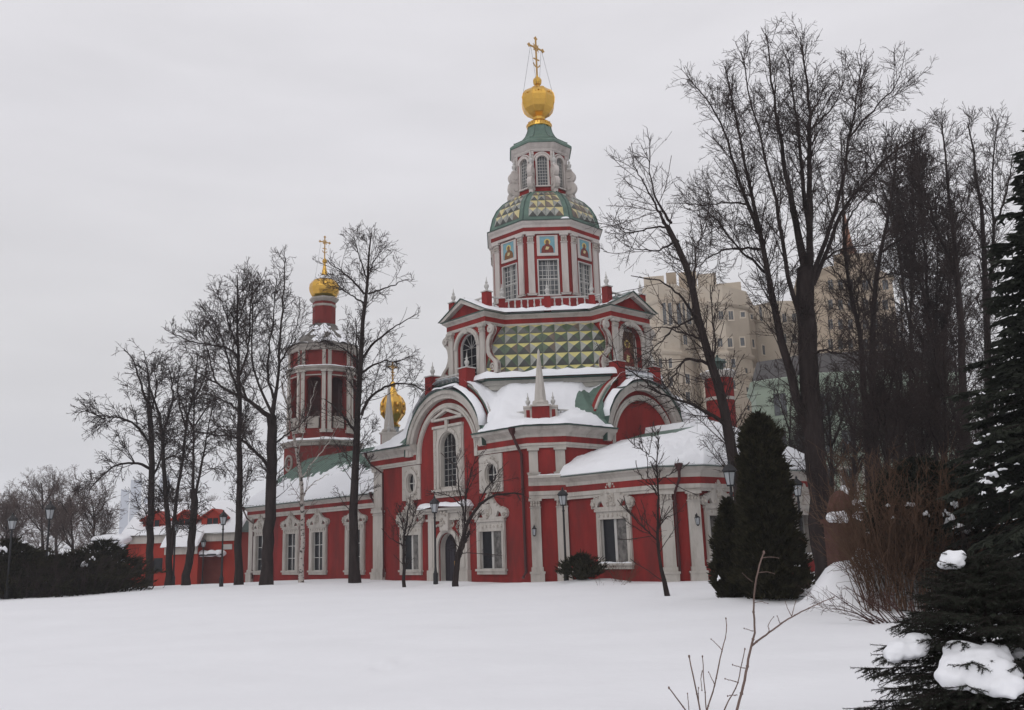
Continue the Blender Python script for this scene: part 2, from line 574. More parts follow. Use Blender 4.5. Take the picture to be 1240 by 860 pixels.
def finial(parent, x, y, z, s=1.0):
    o = link('finial', FINIAL, parent, (x, y, z))
    o.scale = (s, s, s)
    return o
def pedestal(parent, x, y, z0, z1, w=0.4, rot=0.0, fin=0.8, col=None):
    mb = MB(Fr(x, y, rot))
    h = w / 2
    mb.box(-h, h, -h, h, z0, z1, 0)
    mb.box(-h - .05, h + .05, -h - .05, h + .05, z1, z1 + .07, 1)
    mb.box(-h - .03, h + .03, -h - .03, h + .03, z0 - .05, z0 + .1, 0)
    o = mb.build('pedestal', [RED, BARW], parent)
    f = finial(o, x, y, z1 + .07, fin)
    return o
def balustrade(parent, p0, p1, z0, z1, sp=0.42, skip=0.15):
    a, b = Vector(p0[:2]), Vector(p1[:2])
    L = (b - a).length
    ang = atan2((b - a).y, (b - a).x)
    fr = Fr(a.x, a.y, ang)
    dz = (p1[2] - p0[2]) if len(p0) > 2 else 0
    mb = MB(fr)
    k = len(mb.v)
    for zz, hh in ((z0, .06), (z1 - .08, .08)):
        vs = [fr.p(u, d, zz + q + (dz if u > 0 else 0)) for q in (0, hh) for d in (-.07, .07) for u in (0, L)]
        mb.raw(vs, [(0, 2, 3, 1), (4, 5, 7, 6), (0, 1, 5, 4), (2, 6, 7, 3), (0, 4, 6, 2), (1, 3, 7, 5)], 0)
    o = mb.build('balustrade', BARW, parent)
    n = max(1, int(L / sp))
    for i in range(n):
        u = (i + .5) * L / n
        x, y, _ = fr.p(u, 0, 0)
        q = link('baluster', BALUSTER, o, (x, y, z0 + .06 + dz * u / L))
        q.scale = (1, 1, z1 - z0 - .14)
    return o

def pilaster(parent, fr, u0, u1, z0, z1, d=0.16, base=0.75, cap=0.5, m=None, name='pilaster'):
    mb = MB(fr)
    if base:
        mb.box(u0 - .1, u1 + .1, 0, d + .14, z0, z0 + base * .7)
        mb.box(u0 - .14, u1 + .14, 0, d + .18, z0 + base * .7, z0 + base * .8)
        mb.box(u0 - .05, u1 + .05, 0, d + .08, z0 + base * .8, z0 + base)
    mb.box(u0, u1, 0, d, z0 + base, z1 - cap)
    if cap:
        mb.box(u0 - .03, u1 + .03, 0, d + .05, z1 - cap, z1 - cap + .06)
        mb.box(u0 + .02, u1 - .02, 0, d + .03, z1 - cap + .06, z1 - .14)
        mb.box(u0 - .08, u1 + .08, 0, d + .12, z1 - .14, z1)
    o = mb.build(name, m or WHITE, parent)
    if cap > .3:
        c = MB(fr)
        n = max(3, int((u1 - u0) / .14))
        for r in range(2):
            for i in range(n):
                u = u0 + (i + .5) * (u1 - u0) / n
                zz = z1 - cap + .14 + r * .16
                c.ball(fr.p(u, d + .05, zz), .075, 6, 0, rz=.1, jit=.1)
        c.build('carved_capital', CARVE, o, smooth=True)
    return o

def glazing(parent, fr, uc, z0, z1, hw, d, nx, nz, rise=0.0, bw=0.03, gm=None, thick=None, split=None, bm=None):
    """Window panes with glazing bars, set back in the opening."""
    gm = gm or GLASS
    us = [uc - hw + 2 * hw * i / nx for i in range(nx + 1)]
    if split:
        for i, g in enumerate(split):
            mb = MB(fr)
            n = len(split)
            mb.box(uc - hw + 2 * hw * i / n, uc - hw + 2 * hw * (i + 1) / n, d - .04, d, z0, z1)
            mb.build('pane', g, parent)
    else:
        mb = MB(fr)
        if rise:
            mb.prism(arch_poly(uc, z0, z1, hw, 12, rise), d - .04, d)
        else:
            mb.box(uc - hw, uc + hw, d - .04, d, z0, z1)
        mb.build('pane', gm, parent)
    b = MB(fr)
    for i in range(1, nx):
        zz = z1 + (rise * sqrt(max(0, 1 - ((us[i] - uc) / hw) ** 2)) if rise else 0)
        w = bw * (1.6 if (thick and i in thick) else 1)
        b.box(us[i] - w, us[i] + w, d + .003, d + .05, z0, zz)
    for j in range(1, nz):
        zz = z0 + (z1 - z0) * j / nz
        b.box(uc - hw, uc + hw, d + .004, d + .045, zz - bw, zz + bw)
    if rise:
        b.box(uc - hw, uc + hw, d + .004, d + .045, z1 - bw, z1 + bw)
    fw = .032
    b.box(uc - hw, uc - hw + fw, d + .002, d + .06, z0, z1)
    b.box(uc + hw - fw, uc + hw, d + .002, d + .06, z0, z1)
    b.box(uc - hw + fw, uc + hw - fw, d + .001, d + .065, z0, z0 + fw)
    b.build('glazing_bars', bm or BARW, parent)

def nalichnik(parent, fr, uc, z0, z1, hw, jw=0.27, kok=1.5, frieze=0.55, dd=-.1, split=None, snow=False):
    """Window with white carved surround and a curved carved crest."""
    mb = MB(fr)
    o = hw + jw
    mb.box(uc - o, uc - hw, 0, .13, z0, z1 + .003)
    mb.box(uc + hw, uc + o, 0, .13, z0, z1 + .003)
    mb.box(uc - o + .07, uc - hw - .07, .13, .17, z0 + .08, z1)
    mb.box(uc + hw + .07, uc + o - .07, .13, .17, z0 + .08, z1)
    mb.box(uc - o - .07, uc + o + .07, 0, .22, z0 - .12, z0)
    mb.box(uc - o, uc + o, 0, .14, z0 - .3, z0 - .12)
    mb.box(uc - o, uc + o, 0, .12, z1 + .003, z1 + frieze)
    mb.box(uc - o - .06, uc + o + .06, 0, .2, z1 + frieze, z1 + frieze + .12)
    zb = z1 + frieze + .12
    s = kok / 1.45
    half = [(1.12, 0), (1.36, .12), (1.43, .34), (1.36, .55), (1.16, .68), (.9, .72), (.66, .84), (.45, 1.02), (.28, 1.26), (.2, 1.42), (.14, 1.56), (0, 1.6)]
    q = o / 1.12
    out = [(uc + a * q, zb + b * s) for a, b in half] + [(uc - a * q, zb + b * s) for a, b in half[-2::-1]]
    hl = [(.52, .14), (.98, .14), (.9, .36), (.7, .5)]
    h1 = [(uc + a * q, zb + b * s) for a, b in hl]
    h2 = [(uc - a * q, zb + b * s) for a, b in hl]
    plate(mb, out, [h1, h2], .0, .17)
    w = mb.build('window', WHITE, parent)
    c = MB(fr)
    # rolled scroll edges and a carved bouquet
    for sg in (1, -1):
        prev = None
        for i in range(len(half) - 2):
            a, b = half[i]
            c.ball(fr.p(uc + sg * a * q * .96, .17, zb + b * s), .062 * s + .015, 6, 0, jit=.15)
        c.ball(fr.p(uc + sg * 1.2 * q, .2, zb + .28 * s), .13 * s, 8, 0, jit=.1)
    for i in range(16):
        a = random.uniform(-.38, .38); b = random.uniform(.12, .98)
        if abs(a) > .42 * (1.1 - b): a *= .5
        c.ball(fr.p(uc + a * q, .19, zb + b * s), random.uniform(.045, .085), 6, 0, rz=random.uniform(.05, .12), jit=.2)
    c.ball(fr.p(uc, .2, zb + 1.42 * s), .12, 8, 0, rz=.2)
    for i in range(7):
        c.ball(fr.p(uc + (i - 3) * o * .27, .12, z1 + frieze * .5), .07, 6, 0, rz=.11, jit=.15)
    c.build('carved_crest', CARVE, w, smooth=True)
    glazing(w, fr, uc, z0, z1, hw, dd, 2, 3 if split else 1, split=split or [GLASS, GLASSL], bw=.026 if split else .05, thick=(1,))
    if snow:
        ledge_snow('sill_snow', [fr.p(uc - o, .1, z0), fr.p(uc + o, .1, z0)], w, .12, .09)
    return w

# ---------------------------------------------------------------- quadrangle walls
FS, FE, FC = Fr(0, -8.6, 0), Fr(8.05, 0, pi / 2), Fr(6.6, -8.6, pi / 4)
AC, AZ = -0.55, 7.7
def gable_outline(x0, x1, ac, zc=8.2, R=3.72):
    dx = sqrt(R * R - (zc - AZ) ** 2)
    a0 = math.asin((zc - AZ) / R)
    p = [(x0, -.6), (x1, -.6), (x1, zc), (ac + dx, zc)]
    for i in range(1, 24):
        a = a0 + (pi - 2 * a0) * i / 24
        p.append((ac + R * cos(a), AZ + R * sin(a)))
    return p + [(ac - dx, zc), (x0, zc)]
wS = MB(FS)
wS.wall(gable_outline(-8.5, 6.6, AC), [arch_poly(-.36, 5.58, 8.07, .79), oval_poly(-4.2, 6.05, .42, .6), oval_poly(3.56, 6.0, .46, .6),
        rect_poly(-5.2, -3.48, .65, 2.8), rect_poly(2.4, 4.28, .68, 2.78), arch_poly(-.55, -.3, 1.94, .88)], 0, .5, 0, 1)
south_wall = wS.build('wall', [RED, WHITE], church)
wE = MB(FE)
wE.wall(gable_outline(-7.15, 8.0, -.3), [], 0, .4)
wE.build('wall', [RED, WHITE], church)
wC = MB(FC)
LC = 1.45 * sqrt(2)
wC.box(0, LC, -.4, 0, -.6, 8.2)
wC.build('wall', [RED], church)
wb = MB()
plan_prism(wb, [(-8.5, -8.55), (-8.5, 8.0), (-8.05, 8.0), (-8.05, -8.55)], -.6, 8.2)
plan_prism(wb, [(-8.05, 7.6), (8.0, 7.6), (8.0, 8.0), (-8.05, 8.0)], -.6, 8.2)
wb.build('wall', [RED], church)

def archivolt(fr, ac, parent):
    mb = MB(fr)
    mb.arc(ac, AZ, 2.66, 3.0, 0, pi, 0, .14, 36, 0)
    mb.box(ac - 3.0, ac - 2.66, 0, .14, 7.2, AZ)
    mb.box(ac + 2.66, ac + 3.0, 0, .14, 7.2, AZ)
    mb.arc(ac, AZ, 2.72, 2.86, 0, pi, .14, .19, 36, 0)
    a0 = math.asin(.5 / 3.5)
    mb.arc(ac, AZ, 3.28, 3.55, 0, pi, -.02, .34, 36, 0)
    mb.arc(ac, AZ, 3.55, 3.8, 0, pi, -.45, .44, 36, 0)
    mb.arc(ac, AZ, 3.8, 3.85, 0, pi, -.5, .5, 36, 1)
    return mb.build('archivolt', [WHITE, DKGREEN], parent)
archivolt(FS, AC, church)
archivolt(FE, -.3, church)

# main cornice, broken by the arched gables
CPROF = [(0, 7.2), (.12, 7.2), (.12, 7.3), (.17, 7.34), (.17, 7.46), (.175, 7.47), (.175, 7.8), (.2, 7.82), (.2, 7.95), (.38, 8.1), (.58, 8.22), (.6, 8.36), (.68, 8.37), (.7, 8.44), (0, 8.46)]
CMS = [0, 0, 0, 0, 0, 1, 0, 0, 0, 0, 0, 2, 2, 2]
for pth in ([(-8.5, -4), (-8.5, -8.6), (AC - 3.0, -8.6)], [(AC + 3.0, -8.6), (6.6, -8.6), (8.05, -7.15), (8.05, -.3 - 3.0)], [(8.05, -.3 + 3.0), (8.05, 8.0)]):
    mb = MB()
    mb.sweep(pth, CPROF, ms=CMS)
    mb.build('cornice', [WHITE, RED, DKGREEN], church)

# chamfered corner: two giant orders of pilasters with a middle cornice
pilaster(church, FC, .0, .56, -.4, 4.42, base=1.15)
pilaster(church, FC, LC - .62, LC, -.4, 4.42, base=1.15)
pilaster(church, FC, .02, .52, 5.72, 7.2, d=.1, base=.14, cap=.14)
pilaster(church, FC, LC - .56, LC - .02, 5.72, 7.2, d=.1, base=.14, cap=.14)
MPROF = [(0, 4.4), (.2, 4.4), (.2, 4.55), (.26, 4.6), (.26, 4.8), (.265, 4.81), (.265, 5.1), (.28, 5.13), (.3, 5.3), (.46, 5.5), (.52, 5.52), (.52, 5.66), (0, 5.72)]
MMS = [0, 0, 0, 0, 0, 1, 0, 0, 0, 0, 0, 0]
mb = MB()
mb.sweep([(6.57, -8.63), (8.06, -7.14)], MPROF, ms=MMS)
mb.build('cornice', [WHITE, RED], church)
ledge_snow('ledge_snow', [FC.p(.3, .3, 5.66), FC.p(LC * .6, .3, 5.66), FC.p(LC + .1, .3, 5.66)], church, .22, .1)
pilaster(church, FS, -8.5, -7.35, -.4, 4.5, base=1.15, d=.12, cap=.3)
pilaster(church, FS, -8.45, -7.5, 4.5, 7.2, d=.08, base=.2, cap=.14)

# ---- south facade details
mb = MB(FS)
plate(mb, rect_poly(-1.82, 1.04, 4.95, 9.2), [arch_poly(-.36, 5.58, 8.07, .79)], 0, .1)
mb.arc(-.36, 8.07, .86, 1.08, 0, pi, .1, .2, 20)
mb.box(-1.44, -1.22, .1, .2, 5.4, 8.07); mb.box(.5, .72, .1, .2, 5.4, 8.07)
mb.box(-1.9, 1.1, .1, .26, 5.3, 5.45)
mb.box(-1.75, -1.5, .1, .18, 5.5, 9.1); mb.box(.72, .97, .1, .18, 5.5, 9.1)
mb.box(-1.85, 1.07, 0, .2, 9.203, 9.36)
mb.box(-.52, -.27, .1, .24, 9.0, 9.66)
mb.box(-1.85, 1.1, 0, .26, 9.66, 9.8)
mb.prism([(-1.95, 9.8), (-1.6, 9.8), (-.4, 10.2), (.8, 9.8), (1.2, 9.8), (-.4, 10.38)], 0, .26)
aw = mb.build('window', WHITE, church)
glazing(aw, FS, -.36, 5.58, 8.07, .79, -.22, 4, 7, rise=.79, bw=.014, bm=GBAR)
c = MB(FS)
for sg in (-1, 1):
    for i in range(11):
        c.ball(FS.p(-.36 + sg * (1.2 + random.uniform(-.06, .1)), .14, 5.7 + i * .3), .09, 6, 0, rz=.15, jit=.2)
for i in range(9):
    c.ball(FS.p(-1.4 + i * .26, .13, 5.15 + random.uniform(-.06, .06)), .1, 6, 0, rz=.1, jit=.2)
c.build('carved_ornament', CARVE, aw, smooth=True)
for (u0, u1, uc, zc, a, b) in ((-5.2, -3.3, -4.2, 6.05, .42, .6), (2.46, 4.47, 3.56, 6.0, .46, .6)):
    mb = MB(FS)
    plate(mb, rect_poly(u0, u1, 4.98, 7.16), [oval_poly(uc, zc, a, b)], 0, .09)
    k = len(mb.v)
    mb.arc(uc, zc, a + .06, a + .26, 0, 2 * pi, .09, .18, 28, 0, sz=(b + .16) / (a + .16))
    ow = mb.build('window', WHITE, church)
    mb = MB(FS); mb.prism(oval_poly(uc, zc, a, b), -.16, -.12); mb.build('pane', GLASS, ow)
    mb = MB(FS); mb.box(uc - .03, uc + .03, -.12, -.07, zc - b, zc + b); mb.box(uc - a, uc + a, -.119, -.075, zc - .03, zc + .03)
    mb.build('glazing_bars', BARW, ow)
    c = MB(FS)
    for i in range(26):
        t = random.uniform(0, 2 * pi)
        ru, rz = (a + .36), (b + .34)
        u, z = uc + ru * cos(t), zc + rz * sin(t)
        if u0 + .08 < u < u1 - .08 and 5.05 < z < 7.1:
            c.ball(FS.p(u, .1, z), random.uniform(.06, .1), 6, 0, jit=.2)
    c.build('carved_ornament', CARVE, ow, smooth=True)
nalichnik(church, FS, -4.34, .65, 2.8, .86)
nalichnik(church, FS, 3.34, .68, 2.78, .94, kok=1.35)
# portal
mb = MB(FS)
mb.box(-2.35, -1.75, 0, .22, -.6, 4.0); mb.box(.68, 1.38, 0, .22, -.6, 4.0)
mb.box(-2.42, -1.68, 0, .3, -.6, .62); mb.box(.61, 1.45, 0, .3, -.6, .62)
mb.box(-2.2, -1.9, .22, .27, .8, 3.8); mb.box(.88, 1.18, .22, .27, .8, 3.8)
plate(mb, rect_poly(-1.75, .68, -.6, 3.55), [arch_poly(-.55, -.55, 1.94, .88)], 0, .08, 1)
mb.arc(-.55, 1.94, .9, 1.16, 0, pi, .08, .2, 24); mb.box(-1.71, -1.45, .08, .2, -.6, 1.94); mb.box(.35, .61, .08, .2, -.6, 1.94)
mb.box(-2.5, 1.5, 0, .28, 3.55, 3.68); mb.box(-1.75, -.95, 0, .24, 3.68, 4.0, 0); mb.box(-.15, .68, 0, .24, 3.68, 4.0, 0)
mb.box(-.95, -.15, 0, .42, 2.95, 4.2)
mb.box(-2.75, 1.6, 0, .42, 4.0, 4.16); mb.box(-2.95, 1.75, 0, .6, 4.16, 4.3)
portal = mb.build('portal', [WHITE, RED], church)
c = MB(FS)
for i in range(46):
    u = random.uniform(-1.65, .58); z = random.uniform(2.3, 3.5)
    if (u + .55) ** 2 + (z - 1.94) ** 2 > 1.3 ** 2:
        c.ball(FS.p(u, .1, z), random.uniform(.06, .12), 6, 0, rz=random.uniform(.06, .14), jit=.25)
for i in range(12):
    c.ball(FS.p(-.55 + random.uniform(-.3, .3), .44, random.uniform(3.1, 4.1)), random.uniform(.07, .13), 6, 0, jit=.25)
c.build('carved_ornament', CARVE, portal, smooth=True)
mb = MB(FS); mb.prism(arch_poly(-.55, -.6, 1.94, .88), -.45, -.38)
door = mb.build('door', DOORM, church)
mb = MB(FS)
for i in range(7):
    u = -1.3 + i * .25
    mb.box(u - .012, u + .012, -.375, -.36, -.5, 1.94 + .8 * sqrt(max(0, 1 - ((u + .55) / .88) ** 2)))
mb.build('door_planks', DOORM, door)
mb = MB(FS); mb.box(-.47, -.43, -.36, -.29, .85, 1.15); mb.build('door_handle', GOLDD, door)
ledge_snow('canopy_snow', [FS.p(-3.0, .3, 4.3), FS.p(-2.2, .32, 4.32), FS.p(-1.2, .35, 4.42), FS.p(-.4, .36, 4.42), FS.p(.6, .32, 4.34), FS.p(1.85, .3, 4.3)], church, .42, .3)

# ---------------------------------------------------------------- gable parapets, roof of the quadrangle
PC_S = -.8
def parapet(fr, pc, parent, back):
    R = 4.5
    right = [(5.25, 8.3), (5.25, 9.22), (4.6, 9.3), (4.2, 9.5)]
    a0, a1 = radians(25), radians(64.2)
    for i in range(13):
        a = a0 + (a1 - a0) * i / 12
        right.append((R * cos(a), AZ + R * sin(a)))
    out = [(pc + x, z) for x, z in right] + [(pc - x, z) for x, z in right[::-1]]
    mb = MB(fr)
    mb.prism(out, back - .4, back, 0)
    for sg in (0, 1):
        b0, b1 = (a0, a1) if not sg else (pi - a1, pi - a0)
        mb.arc(pc, AZ, R - .08, R + .02, b0, b1, back - .1, back + .06, 14, 1)
    o = mb.build('parapet', [RED, WHITE], parent)
    return o
parapet(FS, PC_S, church, -.25)
parapet(FE, -.1, church, -.25)
for fr, pc in ((FS, PC_S), (FE, -.1)):
    ends = []
    for sg in (-1, 1):
        x, y, _ = fr.p(pc + sg * 1.72, -.45, 0)
        pedestal(church, x, y, 11.2, 12.7, .72, atan2(fr.s, fr.c), fin=.85)
        ends.append(fr.p(pc + sg * 1.36, -.45, 0))
    balustrade(church, ends[0], ends[1], 11.85, 12.55, .4)
    ledge_snow('ledge_snow', [fr.p(pc - 1.3, -.2, 11.72), fr.p(pc, -.2, 11.75), fr.p(pc + 1.3, -.2, 11.72)], church, .3, .17)
# snow lying on the backs of the arches
def arc_snow(fr, c, R, a0, a1, d0, d1, t, parent):
    mb = MB(fr)
    n = 26
    for i in range(n + 1):
        a = a0 + (a1 - a0) * i / n
        e = min(1, min(i, n - i) / 4)
        for q in range(5):
            w = q / 4
            h = t * e * (sin(pi * min(1, .15 + .85 * w)) if q < 4 else 0) * (1 + .35 * fbm(a * 3, w))
            r = R + max(h, -.02)
            mb.v.append(mb.P(c + r * cos(a), d1 + (d0 - d1) * w, AZ + r * sin(a)))
    for i in range(n):
        for q in range(4):
            k = i * 5 + q
            mb.f.append((k, k + 1, k + 6, k + 5)); mb.m.append(0)
    return mb.build('arch_snow', SNOW, parent, smooth=True)
arc_snow(FS, AC, 3.86, radians(18), radians(80), -.3, .6, .34, church)
arc_snow(FS, AC, 3.86, radians(88), radians(140), -.3, .56, .16, church)
arc_snow(FE, -.3, 3.86, radians(60), radians(120), -.3, .56, .2, church)
arc_snow(FE, -.3, 3.86, radians(125), radians(158), -.3, .56, .25, church)

EAVE = [(-9.2, 8.7), (-9.2, -9.3), (6.88, -9.3), (8.75, -7.43), (8.75, 8.7)]
def eave_dist(x, y):
    return min(8.75 - x, x + 9.2, y + 9.3, 8.7 - y, 11.53 - (x - y) / sqrt(2), 12.2 + (x + y) / sqrt(2))
def roof_z(x, y):
    e = max(0, eave_dist(x, y))
    ed = max(0, min(11.53 - (x - y) / sqrt(2), 12.2 + (x + y) / sqrt(2), 5))
    z = min(8.46 + 1.05 * e, 8.46 + .05 * ed + .125 * ed * ed)
    z = min(z, 11.3)
    if y > -8.75 and y < -4.5:
        q = 4.40 ** 2 - (x - PC_S) ** 2
        if q > 0: z = max(z, min(12.0, AZ + sqrt(q)))
        elif abs(x - PC_S) < 5.2: z = max(z, 9.3 - (abs(x - PC_S) - 4.32) * .8)
    if x < 8.2 and x > 4.5:
        q = 4.40 ** 2 - (y + .1) ** 2
        if q > 0: z = max(z, min(12.0, AZ + sqrt(q)))
        elif abs(y + .1) < 5.2: z = max(z, 9.3 - (abs(y + .1) - 4.32) * .8)
    return z
def roof_param(n_s=260, n_v=44):
    per = []
    P = EAVE + [EAVE[0]]
    seg = [((Vector(P[i + 1]) - Vector(P[i])).length) for i in range(len(EAVE))]
    tot = sum(seg)
    for k in range(n_s):
        t = tot * k / n_s
        for i, L in enumerate(seg):
            if t <= L: per.append(Vector(P[i]).lerp(Vector(P[i + 1]), t / L)); break
            t -= L
    return per
per = roof_param()
NS, NV = len(per), 44
vs, sn, fs, thk = [], [], [], []
for k in range(NS):
    for j in range(NV + 1):
        v = j / NV
        p = per[k] * (1 - v * .62)
        z = roof_z(p.x, p.y)
        vs.append((p.x, p.y, z))
        e = eave_dist(p.x, p.y)
        th = .27 * min(1.0, sqrt(max(0, e) / .25)) + .10 * fbm(p.x * .9, p.y * .9) + .085 * fbm(p.x * 2.6, p.y * 2.6)
        # bare green metal beside the east gable and on the lower west strip
        dd = math.hypot(p.x - 7.35, (p.y + 3.75) * .8)
        th -= max(0, 1.3 - dd * .8) * .6
        th -= .5 * max(0, .35 - e) * (1 if p.y < -8.7 and p.x < -4 else 0) * 3
        front = (p.y < -8.75 and abs(p.x - AC) < 4.3) or (p.x > 8.2 and abs(p.y + .3) < 4.3)
        if front: th = -.1
        th = max(th, -.05)
        kq = 1 + (.016 * (1 + fbm(p.x * 1.7, p.y * 1.7)) if j < 2 else 0)
        qx, qy = p.x * kq, p.y * kq
        sn.append((qx, qy, z + (th if j else -.04)))
for k in range(NS):
    k2 = (k + 1) % NS
    for j in range(NV):
        a, b = k * (NV + 1) + j, k2 * (NV + 1) + j
        px, py = vs[a][0], vs[a][1]
        if (py < -8.62 and abs(px - AC) < 3.75) or (px > 8.07 and abs(py + .3) < 3.75):
            continue
        fs.append((a, b, b + 1, a + 1))
mb = MB(); mb.raw(vs, fs)
qroof = mb.build('roof', GREEN, church, smooth=False)
mb = MB(); mb.raw(sn, fs)
mb.build('roof_snow', SNOW, qroof, smooth=True)

# octagonal ledge under the tiled storey
def irreg_oct(apd, apc):
    """octagon with diagonal apothem apd and cardinal apothem apc"""
    h = apd * sqrt(2) - apc
    return [(h, -apc), (apc, -h), (apc, h), (h, apc), (-h, apc), (-apc, h), (-apc, -h), (-h, -apc)]
led = irreg_oct(6.75, 7.45)
mb = MB()
mb.sweep(led, [(-.55, 10.6), (-.45, 11.2), (-.12, 11.28), (-.12, 11.5), (0, 11.55), (0, 11.82), (.12, 11.86), (.14, 11.93), (-2.0, 11.96)], closed=True, ms=[1, 0, 0, 0, 0, 2, 2, 2])
mb.build('ledge', [mat('grey_boarding', (0.40, 0.385, 0.35), var=.12, scale=2.5), GREEN, DKGREEN], church)
def ring_snow(name, poly, z, parent, w=.5, h=.3, off=-.15, step=.3):
    mb = MB()
    pts = []
    n = len(poly)
    for i in range(n):
        a, b = Vector(poly[i]), Vector(poly[(i + 1) % n])
        k = max(2, int((b - a).length / step))
        for q in range(k): pts.append(a.lerp(b, q / k))
    K = 6
    N = len(pts)
    for i, p in enumerate(pts):
        t = (pts[(i + 1) % N] - pts[i - 1]).normalized()
        nr = Vector((t.y, -t.x))
        q = 1 + .5 * fbm(p.x * 1.1 + z, p.y * 1.1)
        for k in range(K):
            a = pi * .5 * k / (K - 1)
            o = off + cos(a) * w * (.9 + .12 * q) - w * .5
            mb.v.append((p.x + nr.x * o, p.y + nr.y * o, z - .03 + sin(a) ** .7 * h * q))
        mb.v.append((p.x - nr.x * 2.2, p.y - nr.y * 2.2, z + h * q * 1.15))
    K += 1
    for i in range(N):
        j = (i + 1) % N
        for k in range(K - 1):
            mb.f.append((i * K + k, j * K + k, j * K + k + 1, i * K + k + 1)); mb.m.append(0)
    return mb.build(name, SNOW, parent, smooth=True)
ring_snow('ledge_snow', led, 11.95, church, .55, .46, .2)

# ---------------------------------------------------------------- tiled storey with four dormer fronts
TA, TB, TW = 1.77, 5.73, 7.3
tier = [(-TA, -TW), (TA, -TW), (TA, -TB), (TB, -TA), (TW, -TA), (TW, TA), (TB, TA), (TA, TB), (TA, TW), (-TA, TW), (-TA, TB), (-TB, TA), (-TW, TA), (-TW, -TA), (-TB, -TA), (-TA, -TB)]
mb = MB()
body = [(-TA, -TB - .2), (TA, -TB - .2)] + tier[2:4] + [(TB + .2, -TA), (TB + .2, TA)] + tier[6:8] + [(TA, TB + .2), (-TA, TB + .2)] + tier[10:12] + [(-TB - .2, TA), (-TB - .2, -TA)] + tier[14:16]
plan_prism(mb, body, 10.8, 16.2)
mb.build('wall', RED, church)
mb = MB()
mb.sweep(tier, [(0, 15.5), (.08, 15.5), (.12, 15.58), (.12, 15.66), (.125, 15.67), (.125, 15.97), (.14, 15.97), (.2, 16.06), (.34, 16.16), (.36, 16.24), (.42, 16.25), (.42, 16.3), (-2.6, 16.4)], closed=True, ms=[0, 0, 0, 0, 1, 0, 0, 0, 0, 2, 2, 2])
mb.build('cornice', [WHITE, RED, DKGREEN], church)
for i_ in (2, 6, 10, 14):
    A_, B_ = Vector(tier[i_]), Vector(tier[(i_ + 1) % 16])
    t_ = (B_ - A_).normalized(); n_ = Vector((t_.y, -t_.x))
    A_, B_ = A_ + n_ * .12 - t_ * .9, B_ + n_ * .12 + t_ * .9
    ledge_snow('ledge_snow', [(A_.x, A_.y, 16.36), ((A_.x + B_.x) / 2, (A_.y + B_.y) / 2, 16.36), (B_.x, B_.y, 16.36)], church, .52, .36)
ring_snow('ledge_snow', octo(4.75), 16.4, church, .8, .42, .2)

def tile(parent, q, ctr, mats, nrm, h):
    """One faceted majolica tile: four glazed facets rising to a point."""
    m_, me = 0, bpy.data.meshes.new('tile')
    me.from_pydata([tuple(v) for v in q] + [tuple(ctr + nrm * h)], [], [(2, 3, 4), (3, 0, 4), (0, 1, 4), (1, 2, 4)])
    for x in mats: me.materials.append(x)
    me.polygons.foreach_set('material_index', [0, 1, 2, 3])
    return link('tile', me, parent)
# profile of the bulging tiled wall: (z, distance from the axis)
TP = [(12.05, 6.62), (12.68, 6.52), (13.50, 6.38), (14.24, 6.16), (14.93, 5.84), (15.56, 5.40)]
def tile_wall(ang, pieces):
    fr = Fr(0, 0, ang)
    rh = [3.95, 3.9, 3.75, 3.5, 3.22, 2.86]
    mb = MB(fr)
    k = 0
    for (z, d), r in zip(TP, rh):
        for i in range(13):
            mb.v.append(fr.p(-r + 2 * r * i / 12, d - .02, z))
    for j in range(len(TP) - 1):
        for i in range(12):
            b = j * 13 + i
            mb.f.append((b, b + 1, b + 14, b + 13)); mb.m.append(0)
    tw = mb.build('tile_wall', GROUT, church)
    W = .78
    jm = MB()
    for j in range(len(TP) - 1):
        (za, da), (zb, db) = TP[j], TP[j + 1]
        for i in range(11):
            x0, x1 = (i - 5.5) * W, (i - 4.5) * W
            g = .012
            lb, rb = max(x0 + g, -rh[j] + g), min(x1 - g, rh[j] - g)
            lt, rt = max(x0 + g, -rh[j + 1] + g), min(x1 - g, rh[j + 1] - g)
            if rb - lb < .2 and rt - lt < .2: continue
            if rt < lt: lt = rt = (lb if abs(lb) < abs(rb) else rb)
            if rb < lb: continue
            jit = random.uniform(-.006, .006)
            q = [Vector(fr.p(lb, da + jit, za + g)), Vector(fr.p(rb, da + jit, za + g)), Vector(fr.p(rt, db + jit, zb - g)), Vector(fr.p(lt, db + jit, zb - g))]
            ctr = sum(q, Vector()) / 4
            nrm = (q[1] - q[0]).cross(q[3] - q[0]).normalized()
            r_ = random.random()
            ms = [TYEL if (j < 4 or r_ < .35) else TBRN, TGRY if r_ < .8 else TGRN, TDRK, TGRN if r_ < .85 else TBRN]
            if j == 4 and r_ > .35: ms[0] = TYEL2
            if pieces:
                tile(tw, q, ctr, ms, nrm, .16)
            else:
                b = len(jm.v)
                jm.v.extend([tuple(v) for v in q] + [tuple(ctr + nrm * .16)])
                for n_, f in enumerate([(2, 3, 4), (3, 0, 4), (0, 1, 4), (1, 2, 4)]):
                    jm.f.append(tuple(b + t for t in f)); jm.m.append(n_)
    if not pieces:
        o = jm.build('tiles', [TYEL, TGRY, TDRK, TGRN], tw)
        o['kind'] = 'stuff'
tile_wall(pi / 4, True)
for a in (3, 5, 7):
    tile_wall(pi / 4 * a, False)

